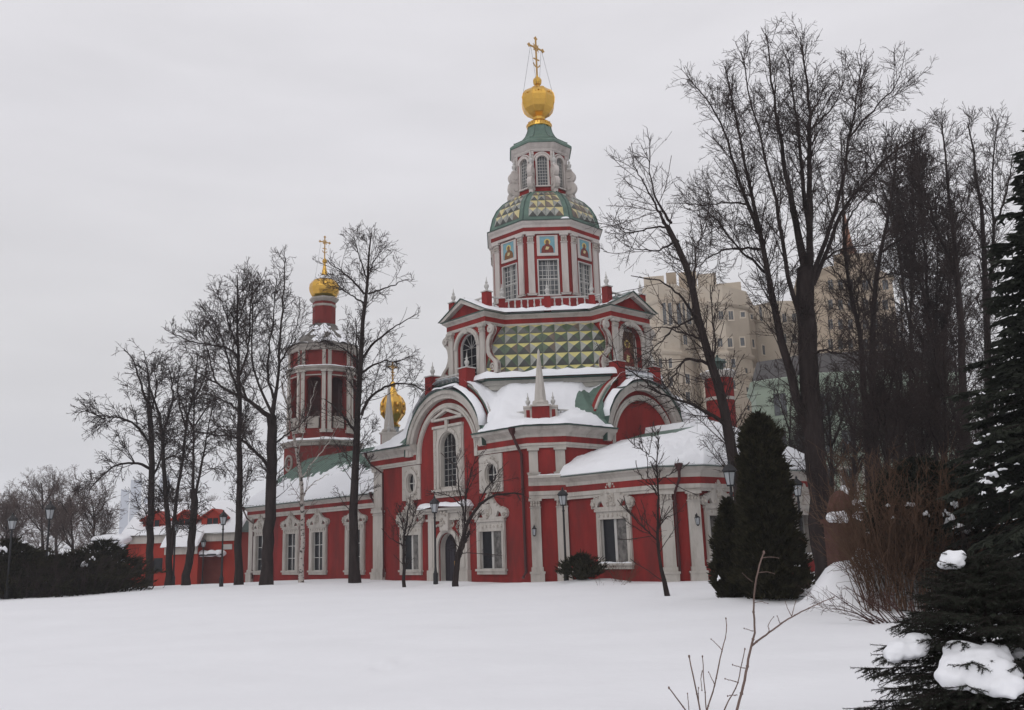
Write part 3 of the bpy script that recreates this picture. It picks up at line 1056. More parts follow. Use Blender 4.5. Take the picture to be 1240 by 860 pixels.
def icon_figure(parent, fr, uc, z0, z1, hw, d, robe, name='icon', ground=None):
    """Painted icon: a half-length haloed saint in flat colour on a blue ground."""
    h = z1 - z0
    mb = MB(fr)
    mb.box(uc - hw, uc + hw, d, d + .02, z0, z1, 0)
    s = min(hw / .55, h / 1.3)
    zc = z0 + h * .66
    body = [(-.46, 0), (.46, 0), (.44, .3), (.34, .5), (.17, .6), (.1, .72), (-.1, .72), (-.17, .6), (-.34, .5), (-.44, .3)]
    mb.prism([(uc + a * s, z0 + .02 + b * h * .8) for a, b in body], d + .02, d + .03, 1)
    mb.prism(oval_poly(uc, zc + .02 * s, .24 * s, .24 * s, 16), d + .02, d + .027, 3)
    mb.prism(oval_poly(uc, zc, .13 * s, .17 * s, 12), d + .03, d + .036, 2)
    mb.prism([(uc - .16 * s, z0 + .22 * h), (uc + .05 * s, z0 + .2 * h), (uc + .16 * s, z0 + .36 * h), (uc - .08 * s, z0 + .4 * h)], d + .03, d + .038, 4)
    return mb.build(name, [ground or ICOB, robe, ICOF, ICOH, TYEL2], parent)

def dormer(ang, kind):
    fr = Fr(0, 0, ang)
    f = Fr(fr.p(0, TW, 0)[0], fr.p(0, TW, 0)[1], ang)
    mb = MB(f)
    outer = rect_poly(-TA, TA, 11.6, 15.52)
    hole = arch_poly(.04, 12.2, 14.3, .96)
    mb.wall(outer, [hole], 0, .4, 0, 0)
    mb.box(-TA, -TA + .25, -1.6, -.002, 11.6, 15.5); mb.box(TA - .25, TA, -1.6, -.002, 11.6, 15.5)
    dm = mb.build('dormer', [RED, WHITE], church)
    mb = MB(f)
    mb.arc(.04, 14.3, .97, 1.26, 0, pi, 0, .14, 22); mb.arc(.04, 14.3, 1.02, 1.12, 0, pi, .14, .19, 22)
    mb.box(-1.2, -.93, 0, .1, 12.2, 14.3, 0); mb.box(1.0, 1.28, 0, .1, 12.2, 14.3, 0)
    mb.box(-.1, .18, 0, .2, 15.2, 15.5)
    mb.build('arch_moulding', WHITE, dm)
    for u0, u1 in ((-1.74, -1.3), (1.36, 1.76)):
        pilaster(dm, f, u0, u1, 11.9, 15.5, d=.15, base=.4, cap=.45)
    # side volutes
    for sg in (-1, 1):
        prof = [(.0, 15.5), (.42, 15.48), (.66, 15.3), (.72, 15.05), (.62, 14.82), (.42, 14.66), (.28, 14.4), (.24, 14.05), (.3, 13.7), (.48, 13.4), (.74, 13.2), (.95, 12.98), (1.0, 12.65), (.95, 12.3)]
        inn = [(max(0, a - .3), z) for a, z in prof]
        mb = MB(f)
        mb.prism([(sg * (TA + a), z) for a, z in prof] + [(sg * TA, 12.3)], -.28, -.1, 0)
        for i in range(len(prof) - 1):
            q = [prof[i], prof[i + 1], inn[i + 1], inn[i]]
            mb.prism([(sg * (TA + a), z) for a, z in q], -.32, -.02, 1)
        mb.arc(sg * (TA + .46), 15.1, .05, .24, 0, 2 * pi, -.34, .06, 14, 1)
        mb.arc(sg * (TA + .56), 12.72, .14, .24, -pi * .7, pi * 1.1, -.1, .0, 14, 1)
        mb.arc(sg * (TA + .56), 12.72, 0.0, .09, 0, 2 * pi, -.1, .0, 10, 1)
        mb.build('volute', [RED, WHITE], dm)
    # pediment
    mb = MB(f)
    mb.prism([(-1.95, 16.28), (1.95, 16.28), (0, 17.25)], -.5, .12, 1)
    mb.prism([(-2.3, 16.3), (-1.85, 16.3), (0, 17.16), (1.85, 16.3), (2.3, 16.3), (0, 17.42)], -1.6, .45, 0)
    mb.prism([(-2.35, 16.32), (-2.3, 16.31), (0, 17.43), (2.3, 16.31), (2.35, 16.32), (0, 17.49)], -1.7, .52, 2)
    pd = mb.build('pediment', [WHITE, RED, DKGREEN], dm)
    def P(s, v):
        u = 2.3 * (1 - s)
        return f.p(u, .4 - 1.9 * v, 17.46 - u * .49)
    snow_sheet('pediment_snow', P, lambda s, v, p: .17 * min(1, 5 * v + .1, 5 * (1 - s) + .3, 8 * s + .05) + .05 * fbm(p[0] * 2, p[1] * 2), 12, 8, pd)
    def P2(s, v):
        u = -2.3 * (1 - s)
        return f.p(u, .4 - 1.9 * v, 17.46 + u * .49)
    snow_sheet('pediment_snow', P2, lambda s, v, p: .05 * min(1, 5 * v + .1) - .03 + .07 * fbm(p[0] * 2, p[1] * 2), 12, 8, pd)
    if kind == 'window':
        w = MB(f); w.arc(.04, 14.3, .9, .97, 0, pi, -.35, -.2, 20); w.box(-.92, -.85, -.35, -.2, 12.2, 14.3); w.box(.93, 1.0, -.35, -.2, 12.2, 14.3)
        win = w.build('window', BARW, dm)
        g = MB(f); g.prism(arch_poly(.04, 12.2, 14.3, .95), -.39, -.35); g.build('pane', GLASS, win)
        b = MB(f)
        for i in range(1, 6):
            a = pi * i / 6
            vs_ = [(.04 + .08 * cos(a + pi / 2), 14.3), (.04 + .9 * cos(a) , 14.3 + .9 * sin(a))]
            q = [(.04 + .018 * sin(a), 14.3 - .018 * cos(a)), (.04 - .018 * sin(a), 14.3 + .018 * cos(a)), (.04 + .9 * cos(a) - .018 * sin(a), 14.3 + .9 * sin(a) + .018 * cos(a)), (.04 + .9 * cos(a) + .018 * sin(a), 14.3 + .9 * sin(a) - .018 * cos(a))]
            b.prism(q, -.345, -.31)
        for i in range(1, 4):
            b.box(.04 - .95 + 1.9 * i / 4 - .014, .04 - .95 + 1.9 * i / 4 + .014, -.346, -.3, 12.2, 14.3)
        for z in (12.7, 13.23, 13.77, 14.3):
            b.box(-.9, .98, -.344, -.305, z - .014, z + .014)
        b.build('glazing_bars', GBAR, win)
    else:
        g = MB(f); g.prism(arch_poly(.04, 12.2, 14.3, .95), -.39, -.35)
        nb = g.build('niche', WHITE, dm)
        icon_figure(nb, f, .04, 12.5, 15.0, .62, -.34, ICOR, ground=mat('icon_dark_ground', (.09, .05, .03), rough=.5, var=.4, scale=4))
dormer(0, 'window')
dormer(pi / 2, 'icon')
dormer(pi, 'window')
dormer(3 * pi / 2, 'window')

# balustrade round the tiled storey
for q in range(4):
    a = q * pi / 2
    R_ = lambda x, y: (x * cos(a) - y * sin(a), x * sin(a) + y * cos(a))
    stops = [R_(-1.66, -7.0), R_(1.66, -7.0), R_(1.86, -5.9), R_(4.02, -3.98), R_(5.9, -1.86)]
    ra = [a, a, a + pi / 4, a + pi / 4, a + pi / 4]
    for i in range(5):
        big = i < 2
        pedestal(church, stops[i][0], stops[i][1], 16.42, 17.62 if big else 17.3, .46 if big else .4, ra[i], fin=.85)
    stops.append(R_(7.0, -1.66))
    for i in range(5):
        A, B = Vector(stops[i]), Vector(stops[i + 1])
        t = (B - A).normalized() * .22
        balustrade(church, tuple(A + t), tuple(B - t), 16.5, 17.28 if i > 1 else 17.4, .4)

# ---------------------------------------------------------------- upper drum with icons
DR = radians(48)
AP = 3.58
def oface(k, ap, rot=DR, cx=0, cy=0):
    a = rot + k * pi / 4
    return Fr(cx + ap * sin(a), cy - ap * cos(a), a)
def octp(ap, rot=DR, cx=0, cy=0):
    R = ap / cos(pi / 8)
    return [(cx + R * sin(rot + (2 * k - 1) * pi / 8), cy - R * cos(rot + (2 * k - 1) * pi / 8)) for k in range(8)]
H = AP * math.tan(pi / 8)
for k in range(8):
    f = oface(k, AP)
    mb = MB(f)
    mb.wall(rect_poly(-H, H, 16.0, 22.5), [rect_poly(-.66, .66, 18.02, 20.42)], 0, .3, 0, 1)
    dw = mb.build('wall', [RED, PALE], church)
    for sg in (-1, 1):
        u0, u1 = sorted((sg * .9, sg * 1.33))
        pilaster(dw, f, u0, u1, 17.95, 22.2, d=.1, base=.16, cap=.62, m=PALE)
    mb = MB(f)
    plate(mb, rect_poly(-.7, .7, 20.68, 22.1), [rect_poly(-.5, .5, 20.86, 22.02)], 0, .07)
    mb.box(-.5, .5, 0, .02, 20.86, 22.02)
    ip = mb.build('icon_panel', PALE, dw)
    icon_figure(ip, f, 0, 20.86, 22.02, .5, .021, ICOR if k in (0, 1) else ICOR2)
    mb = MB(f)
    plate(mb, rect_poly(-.72, .72, 17.96, 20.46), [rect_poly(-.64, .64, 18.03, 20.4)], -.1, .04)
    mb.box(-.8, .8, 0, .14, 17.9, 17.98)
    w = mb.build('window', BARW, dw)
    glazing(w, f, 0, 18.03, 20.4, .64, -.2, 5, 7, bw=.017, gm=GRIDGL, thick=())
    b = MB(f); b.box(-.64, .64, -.19, -.12, 19.1, 19.17); b.box(-.03, .03, -.19, -.125, 18.03, 20.4); b.build('window_bar', BARW, w)
mb = MB()
op = octp(AP)
mb.sweep(op, [(0, 16.1), (.16, 16.1), (.16, 17.8), (.1, 17.93), (0, 17.94)], closed=True, m=0)
mb.build('plinth', RED, church)
mb = MB()
mb.sweep(op, [(0, 22.2), (.14, 22.2), (.16, 22.36), (.165, 22.37), (.165, 22.64), (.18, 22.66), (.22, 22.8), (.33, 22.94), (.36, 23.06), (.42, 23.07), (.42, 23.12), (-.3, 23.2)], closed=True, ms=[0, 0, 0, 1, 0, 0, 0, 0, 2, 2, 2])
mb.build('cornice', [PALE, RED, DKGREEN], church)

# tiled dome
DP = [(23.12, 3.78), (23.4, 3.74), (24.1, 3.58), (24.72, 3.28), (25.26, 2.84), (25.66, 2.34), (25.95, 1.86), (26.1, 1.5)]
mb = MB()
mb.lathe(0, 0, [(d, z) for z, d in DP], 8, DR - pi / 2 + pi / 8, apoth=True)
dome = mb.build('dome', GREEN, church)
for k in range(8):
    a = DR + k * pi / 4
    fr = Fr(0, 0, a)
    vis = k in (0, 1, 2, 6, 7)
    jm = MB()
    for j in range(1, 5):
        (za, da), (zb, db) = DP[j], DP[j + 1]
        ha, hb = da * math.tan(pi / 8) - .36, db * math.tan(pi / 8) - .33
        for i in range(4):
            g = .012
            ub0, ub1 = -ha + 2 * ha * i / 4 + g, -ha + 2 * ha * (i + 1) / 4 - g
            ut0, ut1 = -hb + 2 * hb * i / 4 + g, -hb + 2 * hb * (i + 1) / 4 - g
            e = .02
            q = [Vector(fr.p(ub0, da + e, za + g)), Vector(fr.p(ub1, da + e, za + g)), Vector(fr.p(ut1, db + e, zb - g)), Vector(fr.p(ut0, db + e, zb - g))]
            ctr = sum(q, Vector()) / 4
            nrm = (q[1] - q[0]).cross(q[3] - q[0]).normalized()
            r_ = random.random()
            ms = [TYEL2, TGRY if r_ < .7 else TBRN, TDRK if r_ < .6 else TBRN, TGRY if r_ < .5 else TYEL2]
            if vis:
                tile(dome, q, ctr, ms, nrm, .1)
            else:
                b = len(jm.v)
                jm.v.extend([tuple(v) for v in q] + [tuple(ctr + nrm * .1)])
                for n_, f in enumerate([(2, 3, 4), (3, 0, 4), (0, 1, 4), (1, 2, 4)]):
                    jm.f.append(tuple(b + t for t in f)); jm.m.append(n_)
    if not vis:
        o = jm.build('tiles', [TYEL2, TGRY, TDRK, TGRY], dome); o['kind'] = 'stuff'
    # raised ribs on the hips
mb = MB()
for k in range(8):
    a = DR - pi / 2 + pi / 8 + k * pi / 4
    pts = [(d / cos(pi / 8) * cos(a), d / cos(pi / 8) * sin(a), z) for z, d in DP[:7]]
    mb.tube(pts, .05, 5)
mb.build('dome_ribs', DKGREEN, dome)
f0 = oface(0, AP)
ledge_snow('ledge_snow', [f0.p(.9, .2, 23.13), f0.p(1.3, .2, 23.14), f0.p(1.55, .12, 23.13)], church, .2, .16, step=.2)

# lantern
LA = 1.75
LH = LA * math.tan(pi / 8)
for k in range(8):
    f = oface(k, LA)
    mb = MB(f)
    mb.wall(rect_poly(-LH, LH, 25.4, 29.2), [arch_poly(0, 26.42, 28.26, .36)], 0, .2, 0, 1)
    lw = mb.build('wall', [RED, PALE], church)
    mb = MB(f)
    mb.arc(0, 28.26, .36, .52, 0, pi, -.02, .1, 16); mb.arc(0, 28.26, .56, .66, 0, pi, 0, .06, 16)
    mb.box(-.47, -.36, -.02, .09, 26.3, 28.26); mb.box(.36, .47, -.02, .09, 26.3, 28.26)
    mb.box(-.52, .52, -.02, .12, 26.3, 26.4)
    mb.box(-LH, LH, 0, .07, 28.95, 29.2)
    w = mb.build('window', PALE, lw)
    glazing(w, f, 0, 26.42, 28.26, .36, -.12, 4, 8, rise=.36, bw=.012, gm=GRIDGL)
    for sg in (-1, 1):
        u0, u1 = sorted((sg * .585, sg * .735))
        mb = MB(f); mb.box(u0, u1, 0, .09, 26.0, 28.95); mb.box(u0 - .01, u1 + .01, 0, .12, 28.7, 28.8)
        mb.build('pilaster', PALE, lw)
mb = MB()
lp = octp(LA)
mb.sweep(lp, [(0, 29.0), (.1, 29.02), (.12, 29.12), (.24, 29.26), (.36, 29.46), (.38, 29.5)], closed=True)
mb.build('cornice', PALE, church)
mb = MB()
rot8 = DR - pi / 2 + pi / 8
mb.lathe(0, 0, [(2.05, 29.48), (2.2, 29.5), (2.2, 29.66), (2.0, 29.86), (1.92, 29.9), (1.92, 30.0), (1.62, 30.12), (1.3, 30.36), (1.06, 30.68), (.9, 31.05), (.8, 31.5)], 8, rot8, apoth=True)
lroof = mb.build('lantern_roof', GREEN, church)
mb = MB()
for k in range(8):
    a = rot8 + k * pi / 4
    q = 1 / cos(pi / 8)
    mb.tube([(r * q * cos(a), r * q * sin(a), z) for r, z in [(1.92, 30.0), (1.62, 30.12), (1.3, 30.36), (1.06, 30.68), (.9, 31.05), (.8, 31.5)]], .03, 4)
mb.build('roof_seams', DKGREEN, lroof)
# scroll buttresses round the lantern foot
for k in range(8):
    a = DR + (k + .5) * pi / 4
    fr = Fr(0, 0, a + pi / 2)      # u = outwards
    mb = MB(fr)
    for (uc, zc, r) in ((2.12, 26.5, .5), (2.12, 27.35, .44)):
        mb.arc(uc, zc, .16, r, 0, 2 * pi, -.17, .17, 18, 0)
        mb.arc(uc, zc, 0.0, .16, 0, 2 * pi, -.22, .22, 12, 0)
    mb.prism([(1.72, 25.9), (2.3, 25.75), (2.3, 26.2), (1.72, 28.3)], -.14, .14)
    mb.box(1.95, 2.3, -.17, .17, 27.72, 27.86)
    o = mb.build('scroll_buttress', PALE, church, smooth=False)
    p = fr.p(2.12, 0, 27.86)
    finial(o, p[0], p[1], p[2], .9)

# gilded cupola, ball and cross
def cross(parent, f, zb, zt, arm, m, t=.06, arm_z=None):
    h = zt - zb
    za = arm_z or zb + h * .72
    mb = MB(f)
    mb.box(-t, t, -t * .6, t * .6, zb, zt - .12)
    mb.box(-arm + .1, arm - .1, -t * .55, t * .55, za - t, za + t)
    mb.box(-arm * .38, arm * .38, -t * .5, t * .5, za - h * .29 - t * .7, za - h * .29 + t * .7)
    for (u, z) in ((0, zt - .1), (-arm + .08, za), (arm - .08, za)):
        mb.prism([(u - .16 * arm / .76, z), (u, z - .17 * arm / .76), (u + .16 * arm / .76, z), (u, z + .17 * arm / .76)], -t * .5, t * .5)
        for du, dz in ((.13, 0), (-.13, 0), (0, .13), (0, -.13)):
            mb.ball(f.p(u + du * arm / .76, 0, z + dz * arm / .76), .055 * arm / .76, 6)
    mb.arc(0, za, .2 * arm / .76, .26 * arm / .76, 0, 2 * pi, -t * .4, t * .4, 16)
    for i in range(4):
        a = pi / 4 + i * pi / 2
        mb.tube([f.p(.2 * cos(a) * arm, 0, za + .2 * sin(a) * arm), f.p(.5 * cos(a) * arm, 0, za + .5 * sin(a) * arm)], .025, 5)
    mb.arc(0, zb + h * .36, .28 * arm / .76, .36 * arm / .76, pi * 1.08, pi * 1.92, -t * .4, t * .4, 12)
    return mb.build('cross', m, parent)
mb = MB()
mb.lathe(0, 0, [(.84, 31.48), (.9, 31.52), (.9, 31.78), (.82, 31.9)], 16, rot8)
mb.build('gilded_collar', GOLD, church)
mb = MB()
for i in range(28):
    a = 2 * pi * i / 28
    mb.ball((.9 * cos(a), .9 * sin(a), 31.72), .055, 5)
mb.build('collar_beads', GOLD, church, smooth=True)
mb = MB()
mb.lathe(0, 0, [(.8, 31.9), (.5, 32.0), (.42, 32.15), (.42, 32.35), (.75, 32.6), (1.02, 32.95), (1.14, 33.35), (1.17, 33.75), (1.1, 34.1), (.92, 34.38), (.62, 34.58), (.34, 34.72), (.2, 34.82), (.16, 34.95), (.24, 35.02), (.3, 35.14), (.31, 35.34), (.22, 35.52), (.1, 35.6), (.08, 35.72)], 8, rot8, apoth=True)
cup = mb.build('cupola', GOLD, church)
mb = MB()
for k in range(8):
    a = rot8 + k * pi / 4
    q = 1 / cos(pi / 8)
    mb.tube([(r * q * cos(a), r * q * sin(a), z) for r, z in [(.75, 32.6), (1.02, 32.95), (1.14, 33.35), (1.17, 33.75), (1.1, 34.1), (.92, 34.38), (.62, 34.58)]], .03, 5)
    f = Fr(0, 0, DR + k * pi / 4)
    mb.ball(f.p(0, 1.12, 34.05), .09, 6, rz=.07)
    mb.ball(f.p(.2, 1.11, 34.0), .06, 6); mb.ball(f.p(-.2, 1.11, 34.0), .06, 6)
mb.build('cupola_ribs', GOLD, cup)
cross(church, Fr(0, 0, pi / 2), 35.6, 38.85, .78, GOLDD, arm_z=38.0)
mb = MB()
for (sx, sy) in ((1, 1), (-1, 1), (1, -1), (-1, -1)):
    mb.tube([(.02 * sx, .55 * sy, 37.95), (.75 * sx, .8 * sy, 34.2)], .012, 3)
mb.build('guy_wires', IRON, church)

# corner obelisks on the quadrangle roof
def corner_obelisk(x, y, rot):
    f = Fr(x, y, rot)
    mb = MB(f)
    mb.box(-.5, .5, -.5, .5, 8.5, 9.6, 0)
    for sg in (-1, 1):
        mb.box(sg * .72 - .22, sg * .72 + .22, -.62, .35, 8.5, 9.55, 1)
        mb.box(sg * .72 - .1, sg * .72 + .1, .353, .37, 8.95, 9.42, 0)
        mb.box(sg * .72 - .27, sg * .72 + .27, -.67, .42, 9.55, 9.65, 1)
    mb.box(-.6, .6, -.58, .58, 9.6, 9.7, 1)
    mb.box(-.44, .44, -.44, .44, 9.7, 9.84, 1)
    o = mb.build('pedestal', [RED, WHITE], church)
    mb = MB(f)
    mb.lathe(0, 0, [(.5, 9.84), (.47, 9.95), (.36, 10.0), (.34, 10.3), (.06, 12.9), (0, 13.05)], 8, pi / 8)
    mb.build('obelisk', WHITE, o)
    for sg in (-1, 1):
        p = f.p(sg * .72, -.1, 9.65)
        finial(o, p[0], p[1], p[2], .75)
    return o
corner_obelisk(6.55, -7.45, pi / 4)
corner_obelisk(-7.75, -7.9, -pi / 4)
balustrade(church, (4.45, -8.0, 0), (5.95, -7.75, .0), 8.95, 9.5, .27)
balustrade(church, (-7.0, -8.1, 0), (-5.75, -8.1, .25), 9.05, 9.5, .3)
balustrade(church, (7.1, -6.6, 0), (7.35, -5.2, .0), 9.0, 9.5, .3)

# ---------------------------------------------------------------- apse
AW = 7.15
aplan = [(8.05, -AW), (14.4, -AW), (15.8, -AW + 1.4), (15.8, AW - 1.4), (14.4, AW), (8.05, AW)]
FA, FAC, FAE = Fr(0, -AW, 0), Fr(14.4, -AW, pi / 4), Fr(15.8, 0, pi / 2)
mb = MB(FA); mb.wall(rect_poly(8.06, 14.4, -.6, 5.6), [rect_poly(10.48, 12.26, .88, 3.12)], 0, .5, 0, 1)
mb.build('wall', [RED, WHITE], church)
mb = MB(FAC); LA2 = 1.4 * sqrt(2); mb.box(0, LA2, -.4, 0, -.6, 5.6); mb.build('wall', RED, church)
mb = MB(FAE)
ewins = [(-4.35), (0.0), (4.0)]
mb.wall(rect_poly(-AW + 1.4, AW - 1.4, -.6, 5.6), [rect_poly(u - .85, u + .85, .95, 3.1) for u in ewins], 0, .6, 0, 1)
mb.build('wall', [RED, WHITE], church)
mb = MB(); plan_prism(mb, [(15.4, AW - 1.42), (15.78, AW - 1.42), (14.42, AW - .02), (8.1, AW - .02), (8.1, AW - .4), (14.2, AW - .4)], -.6, 5.6)
mb.build('wall', RED, church)
nalichnik(church, FA, 11.37, .88, 3.12, .89, kok=1.3, frieze=.4, snow=True)
for u in ewins:
    nalichnik(church, FAE, u, .95, 3.1, .85, kok=1.15, frieze=.35, dd=-.55, snow=True)
pilaster(church, FAC, .0, .62, -.4, 4.32, base=1.05, d=.18)
pilaster(church, FAC, LA2 - .62, LA2, -.4, 4.32, base=1.05, d=.18)
pilaster(church, FAE, AW - 1.4 - .65, AW - 1.4, -.4, 4.32, base=1.05, d=.18)
APROF = [(0, 4.3), (.14, 4.3), (.14, 4.42), (.2, 4.46), (.2, 4.66), (.205, 4.67), (.205, 5.0), (.22, 5.02), (.24, 5.2), (.4, 5.36), (.5, 5.42), (.52, 5.5), (.6, 5.51), (.62, 5.57), (0, 5.6)]
AMS = [0, 0, 0, 0, 0, 1, 0, 0, 0, 0, 0, 2, 2, 2]
mb = MB(); mb.sweep(aplan, APROF, ms=AMS); mb.build('cornice', [WHITE, RED, DKGREEN], church)
# hipped roof
ev = [(8.06, -AW - .62), (14.66, -AW - .62), (16.42, -AW + 1.14), (16.42, AW - 1.14), (14.66, AW + .62), (8.06, AW + .62)]
rd = [(8.06, 0), (11.6, 0), (12.5, 0), (12.5, 0), (11.6, 0), (8.06, 0)]
def hip(s, v):
    n = len(ev) - 1
    q = min(n - 1e-6, s * n)
    i = int(q); t = q - i
    e = Vector(ev[i]).lerp(Vector(ev[i + 1]), t)
    r = Vector(rd[i]).lerp(Vector(rd[i + 1]), t)
    p = e.lerp(r, v)
    return (p.x, p.y, 5.58 + 2.82 * (v + .10 * sin(pi * v)))
vs, fs = [], []
NSx, NVx = 60, 10
for j in range(NVx + 1):
    for i in range(NSx + 1): vs.append(hip(i / NSx, j / NVx))
for j in range(NVx):
    for i in range(NSx):
        k = j * (NSx + 1) + i
        fs.append((k, k + 1, k + NSx + 2, k + NSx + 1))
mb = MB(); mb.raw(vs, fs); aroof = mb.build('roof', GREEN, church)
def ath(s, v, p):
    t = .34 * min(1, sqrt(v / .05)) * (1 - .8 * min(1, max(0, (v - .2) / .42)) * max(0, min(1, (13.4 - p[0]) / 1.2)) * (1 if p[1] < 0 else 0)) + (.08 * fbm(p[0] * .8, p[1] * .8) + .07 * fbm(p[0] * 2.4, p[1] * 2.4)) * (1 - .7 * min(1, max(0, (v - .2) / .4)))
    if v == 0: return -.03
    # bare metal near the ridge by the gable, and one slid streak
    t -= max(0, (v - .70) * 4.0) * (1 if p[1] < 0 else 0) * max(0, min(1, (12.6 - p[0]) / .8)) * (.9 + .5 * fbm(p[0] * 1.1, p[1] * .5, 3))
    st = abs((p[0] - 10.6) - (p[1] + 2.2) * .45)
    if v > .38: t -= max(0, 1 - st / .3) * .6 * min(1, (v - .38) * 6)
    t = max(t, -.05)
    if v < .3: t -= .5 * max(0, .16 - abs(p[0] - 15.2) * .4) * (1 if p[1] < 0 else 0)
    return t
snow_sheet('roof_snow', hip, ath, 240, 60, aroof)
# chimney turret behind the apse roof
mb = MB()
mb.lathe(10.75, 4.2, [(.88, 7.0), (.88, 10.35)], 20, m=0)
mb.lathe(10.75, 4.2, [(.9, 10.35), (.9, 10.55)], 20, m=1)
mb.lathe(10.75, 4.2, [(.88, 10.55), (.88, 11.75)], 20, m=0)
mb.lathe(10.75, 4.2, [(.9, 11.75), (1.0, 11.85), (1.1, 12.05), (1.1, 12.15), (.3, 12.3)], 20, m=1)
mb.lathe(10.75, 4.2, [(.36, 12.25), (.36, 12.7), (.5, 12.75), (.62, 12.8), (.1, 13.15), (.04, 13.3)], 12, m=2)
tur = mb.build('chimney', [RED, WHITE, DKGREEN], church, smooth=False)
lump([(10.75 + cos(a) * .8, 4.2 + sin(a) * .8, 12.15) for a in np.linspace(0, 6.0, 9)], tur, 'chimney_snow', hz=.1, r=.28)

# ---------------------------------------------------------------- refectory
FR_ = Fr(0, -7.5, 0)
rw = [-26.3, -21.4, -17.4, -12.45]
mb = MB(FR_)
mb.wall(rect_poly(-28.4, -8.5, -.6, 5.7), [rect_poly(u - .72, u + .72, .62, 3.4) for u in rw], 0, .45, 0, 1)
mb.build('wall', [RED, WHITE], church)
mb = MB()
plan_prism(mb, [(-28.38, -7.48), (-27.9, -7.48), (-27.9, 7.5), (-28.38, 7.5)], -.6, 5.7)
plan_prism(mb, [(-27.9, 7.1), (-8.55, 7.1), (-8.55, 7.5), (-27.9, 7.5)], -.6, 5.7)
mb.build('wall', RED, church)
for u in rw:
    nalichnik(church, FR_, u, .62, 3.4, .72, jw=.5, kok=1.1, frieze=.35, split=[GLASS, GLASS])
pilaster(church, FR_, -28.38, -27.7, -.4, 4.85, d=.12, base=1.1, cap=.25)
pilaster(church, FR_, -9.25, -8.62, -.4, 4.85, d=.12, base=1.1, cap=.25)
RPROF = [(0, 4.82), (.13, 4.82), (.13, 4.95), (.18, 5.0), (.18, 5.14), (.185, 5.15), (.185, 5.42), (.2, 5.45), (.3, 5.56), (.42, 5.64), (.44, 5.72), (.6, 5.74), (.6, 5.78), (0, 5.82)]
mb = MB(); mb.sweep([(-28.4, 6), (-28.4, -7.5), (-8.5, -7.5)], RPROF, ms=[0, 0, 0, 0, 0, 1, 0, 0, 0, 0, 2, 2, 2]); mb.build('cornice', [WHITE, RED, DKGREEN], church)
def rroof(s, v):
    e = Vector((-29.0 + 20.5 * s, -8.1))
    r = Vector((-26.3 + 17.8 * s, -3.4))
    p = e.lerp(r, v)
    return (p.x, p.y, 5.8 + 4.05 * v)
vs = [rroof(0, 0), rroof(1, 0), rroof(1, 1), rroof(0, 1), (-8.5, 0, 10.3), (-24.6, 0, 10.3), (-8.5, 3.4, 9.85), (-26.3, 3.4, 9.85), (-8.5, 8.1, 5.8), (-29, 8.1, 5.8)]
mb = MB(); mb.raw(vs, [(0, 1, 2, 3), (3, 2, 4, 5), (5, 4, 6, 7), (7, 6, 8, 9), (0, 3, 7, 9), (3, 5, 7)])
rr = mb.build('roof', GREEN, church)
mb = MB()
for i in range(38):
    s = i / 37
    mb.tube([Vector(rroof(s, 0)) + Vector((0, 0, .02)), Vector(rroof(s, 1)) + Vector((0, 0, .02))], .025, 4)
mb.tube([Vector(rroof(0, 0)) + Vector((0, 0, .02)), Vector(rroof(0, 1))], .05, 5)
mb.build('roof_seams', GREEN, rr)
def rth(s, v, p):
    if v == 0: return -.03
    n = fbm(p[0] * .55 + v * 2.2, v * 3.0, 1.7) * .55 + fbm(p[0] * 1.6, v * 7, 4.2) * .25
    lim = .50 + .10 * s - .25 * max(0, s - .93) * 4
    t = .05 + 1.1 * (lim - v) + .42 * n
    t -= .55 * max(0, .12 - abs(v - .16 - (.95 - s) * .5) ) * 3 * max(0, min(1, (s - .66) * 6))
    return max(-.05, min(t, .2) * min(1, sqrt(v / .04)) if t > 0 else t)
snow_sheet('roof_snow', rroof, rth, 220, 50, rr)

# small gilded dome over the refectory
mb = MB()
sx, sy = -17.6, -.6
mb.lathe(sx, sy, [(.5, 9.9), (.5, 11.6), (.56, 11.7)], 10, m=1)
mb.lathe(sx, sy, [(.5, 11.7), (.62, 11.85), (.4, 12.05), (.55, 12.25), (.92, 12.75), (1.02, 13.2), (.98, 13.7), (.78, 14.1), (.45, 14.4), (.26, 14.8), (.15, 15.05), (.22, 15.15), (.25, 15.3), (.18, 15.45), (.06, 15.55), (.04, 15.9)], 8, .2, m=0)
sd = mb.build('small_dome', [GOLD, mat('lead_grey', (.28, .3, .32))], church)
mb = MB()
for k in range(8):
    a = .2 + k * pi / 4
    for z, r in ((12.9, .98), (13.5, 1.0)):
        mb.ball((sx + r * .96 * cos(a + pi / 8), sy + r * .96 * sin(a + pi / 8), z), .16, 6, rz=.2)
    mb.tube([(sx + r * cos(a), sy + r * sin(a), z) for r, z in [(.55, 12.25), (.92, 12.75), (1.02, 13.2), (.98, 13.7), (.78, 14.1), (.45, 14.4)]], .05, 5)
mb.build('dome_ribs', GOLD, sd, smooth=True)
cross(sd, Fr(sx, sy, pi / 2), 15.6, 17.2, .45, GOLDD)

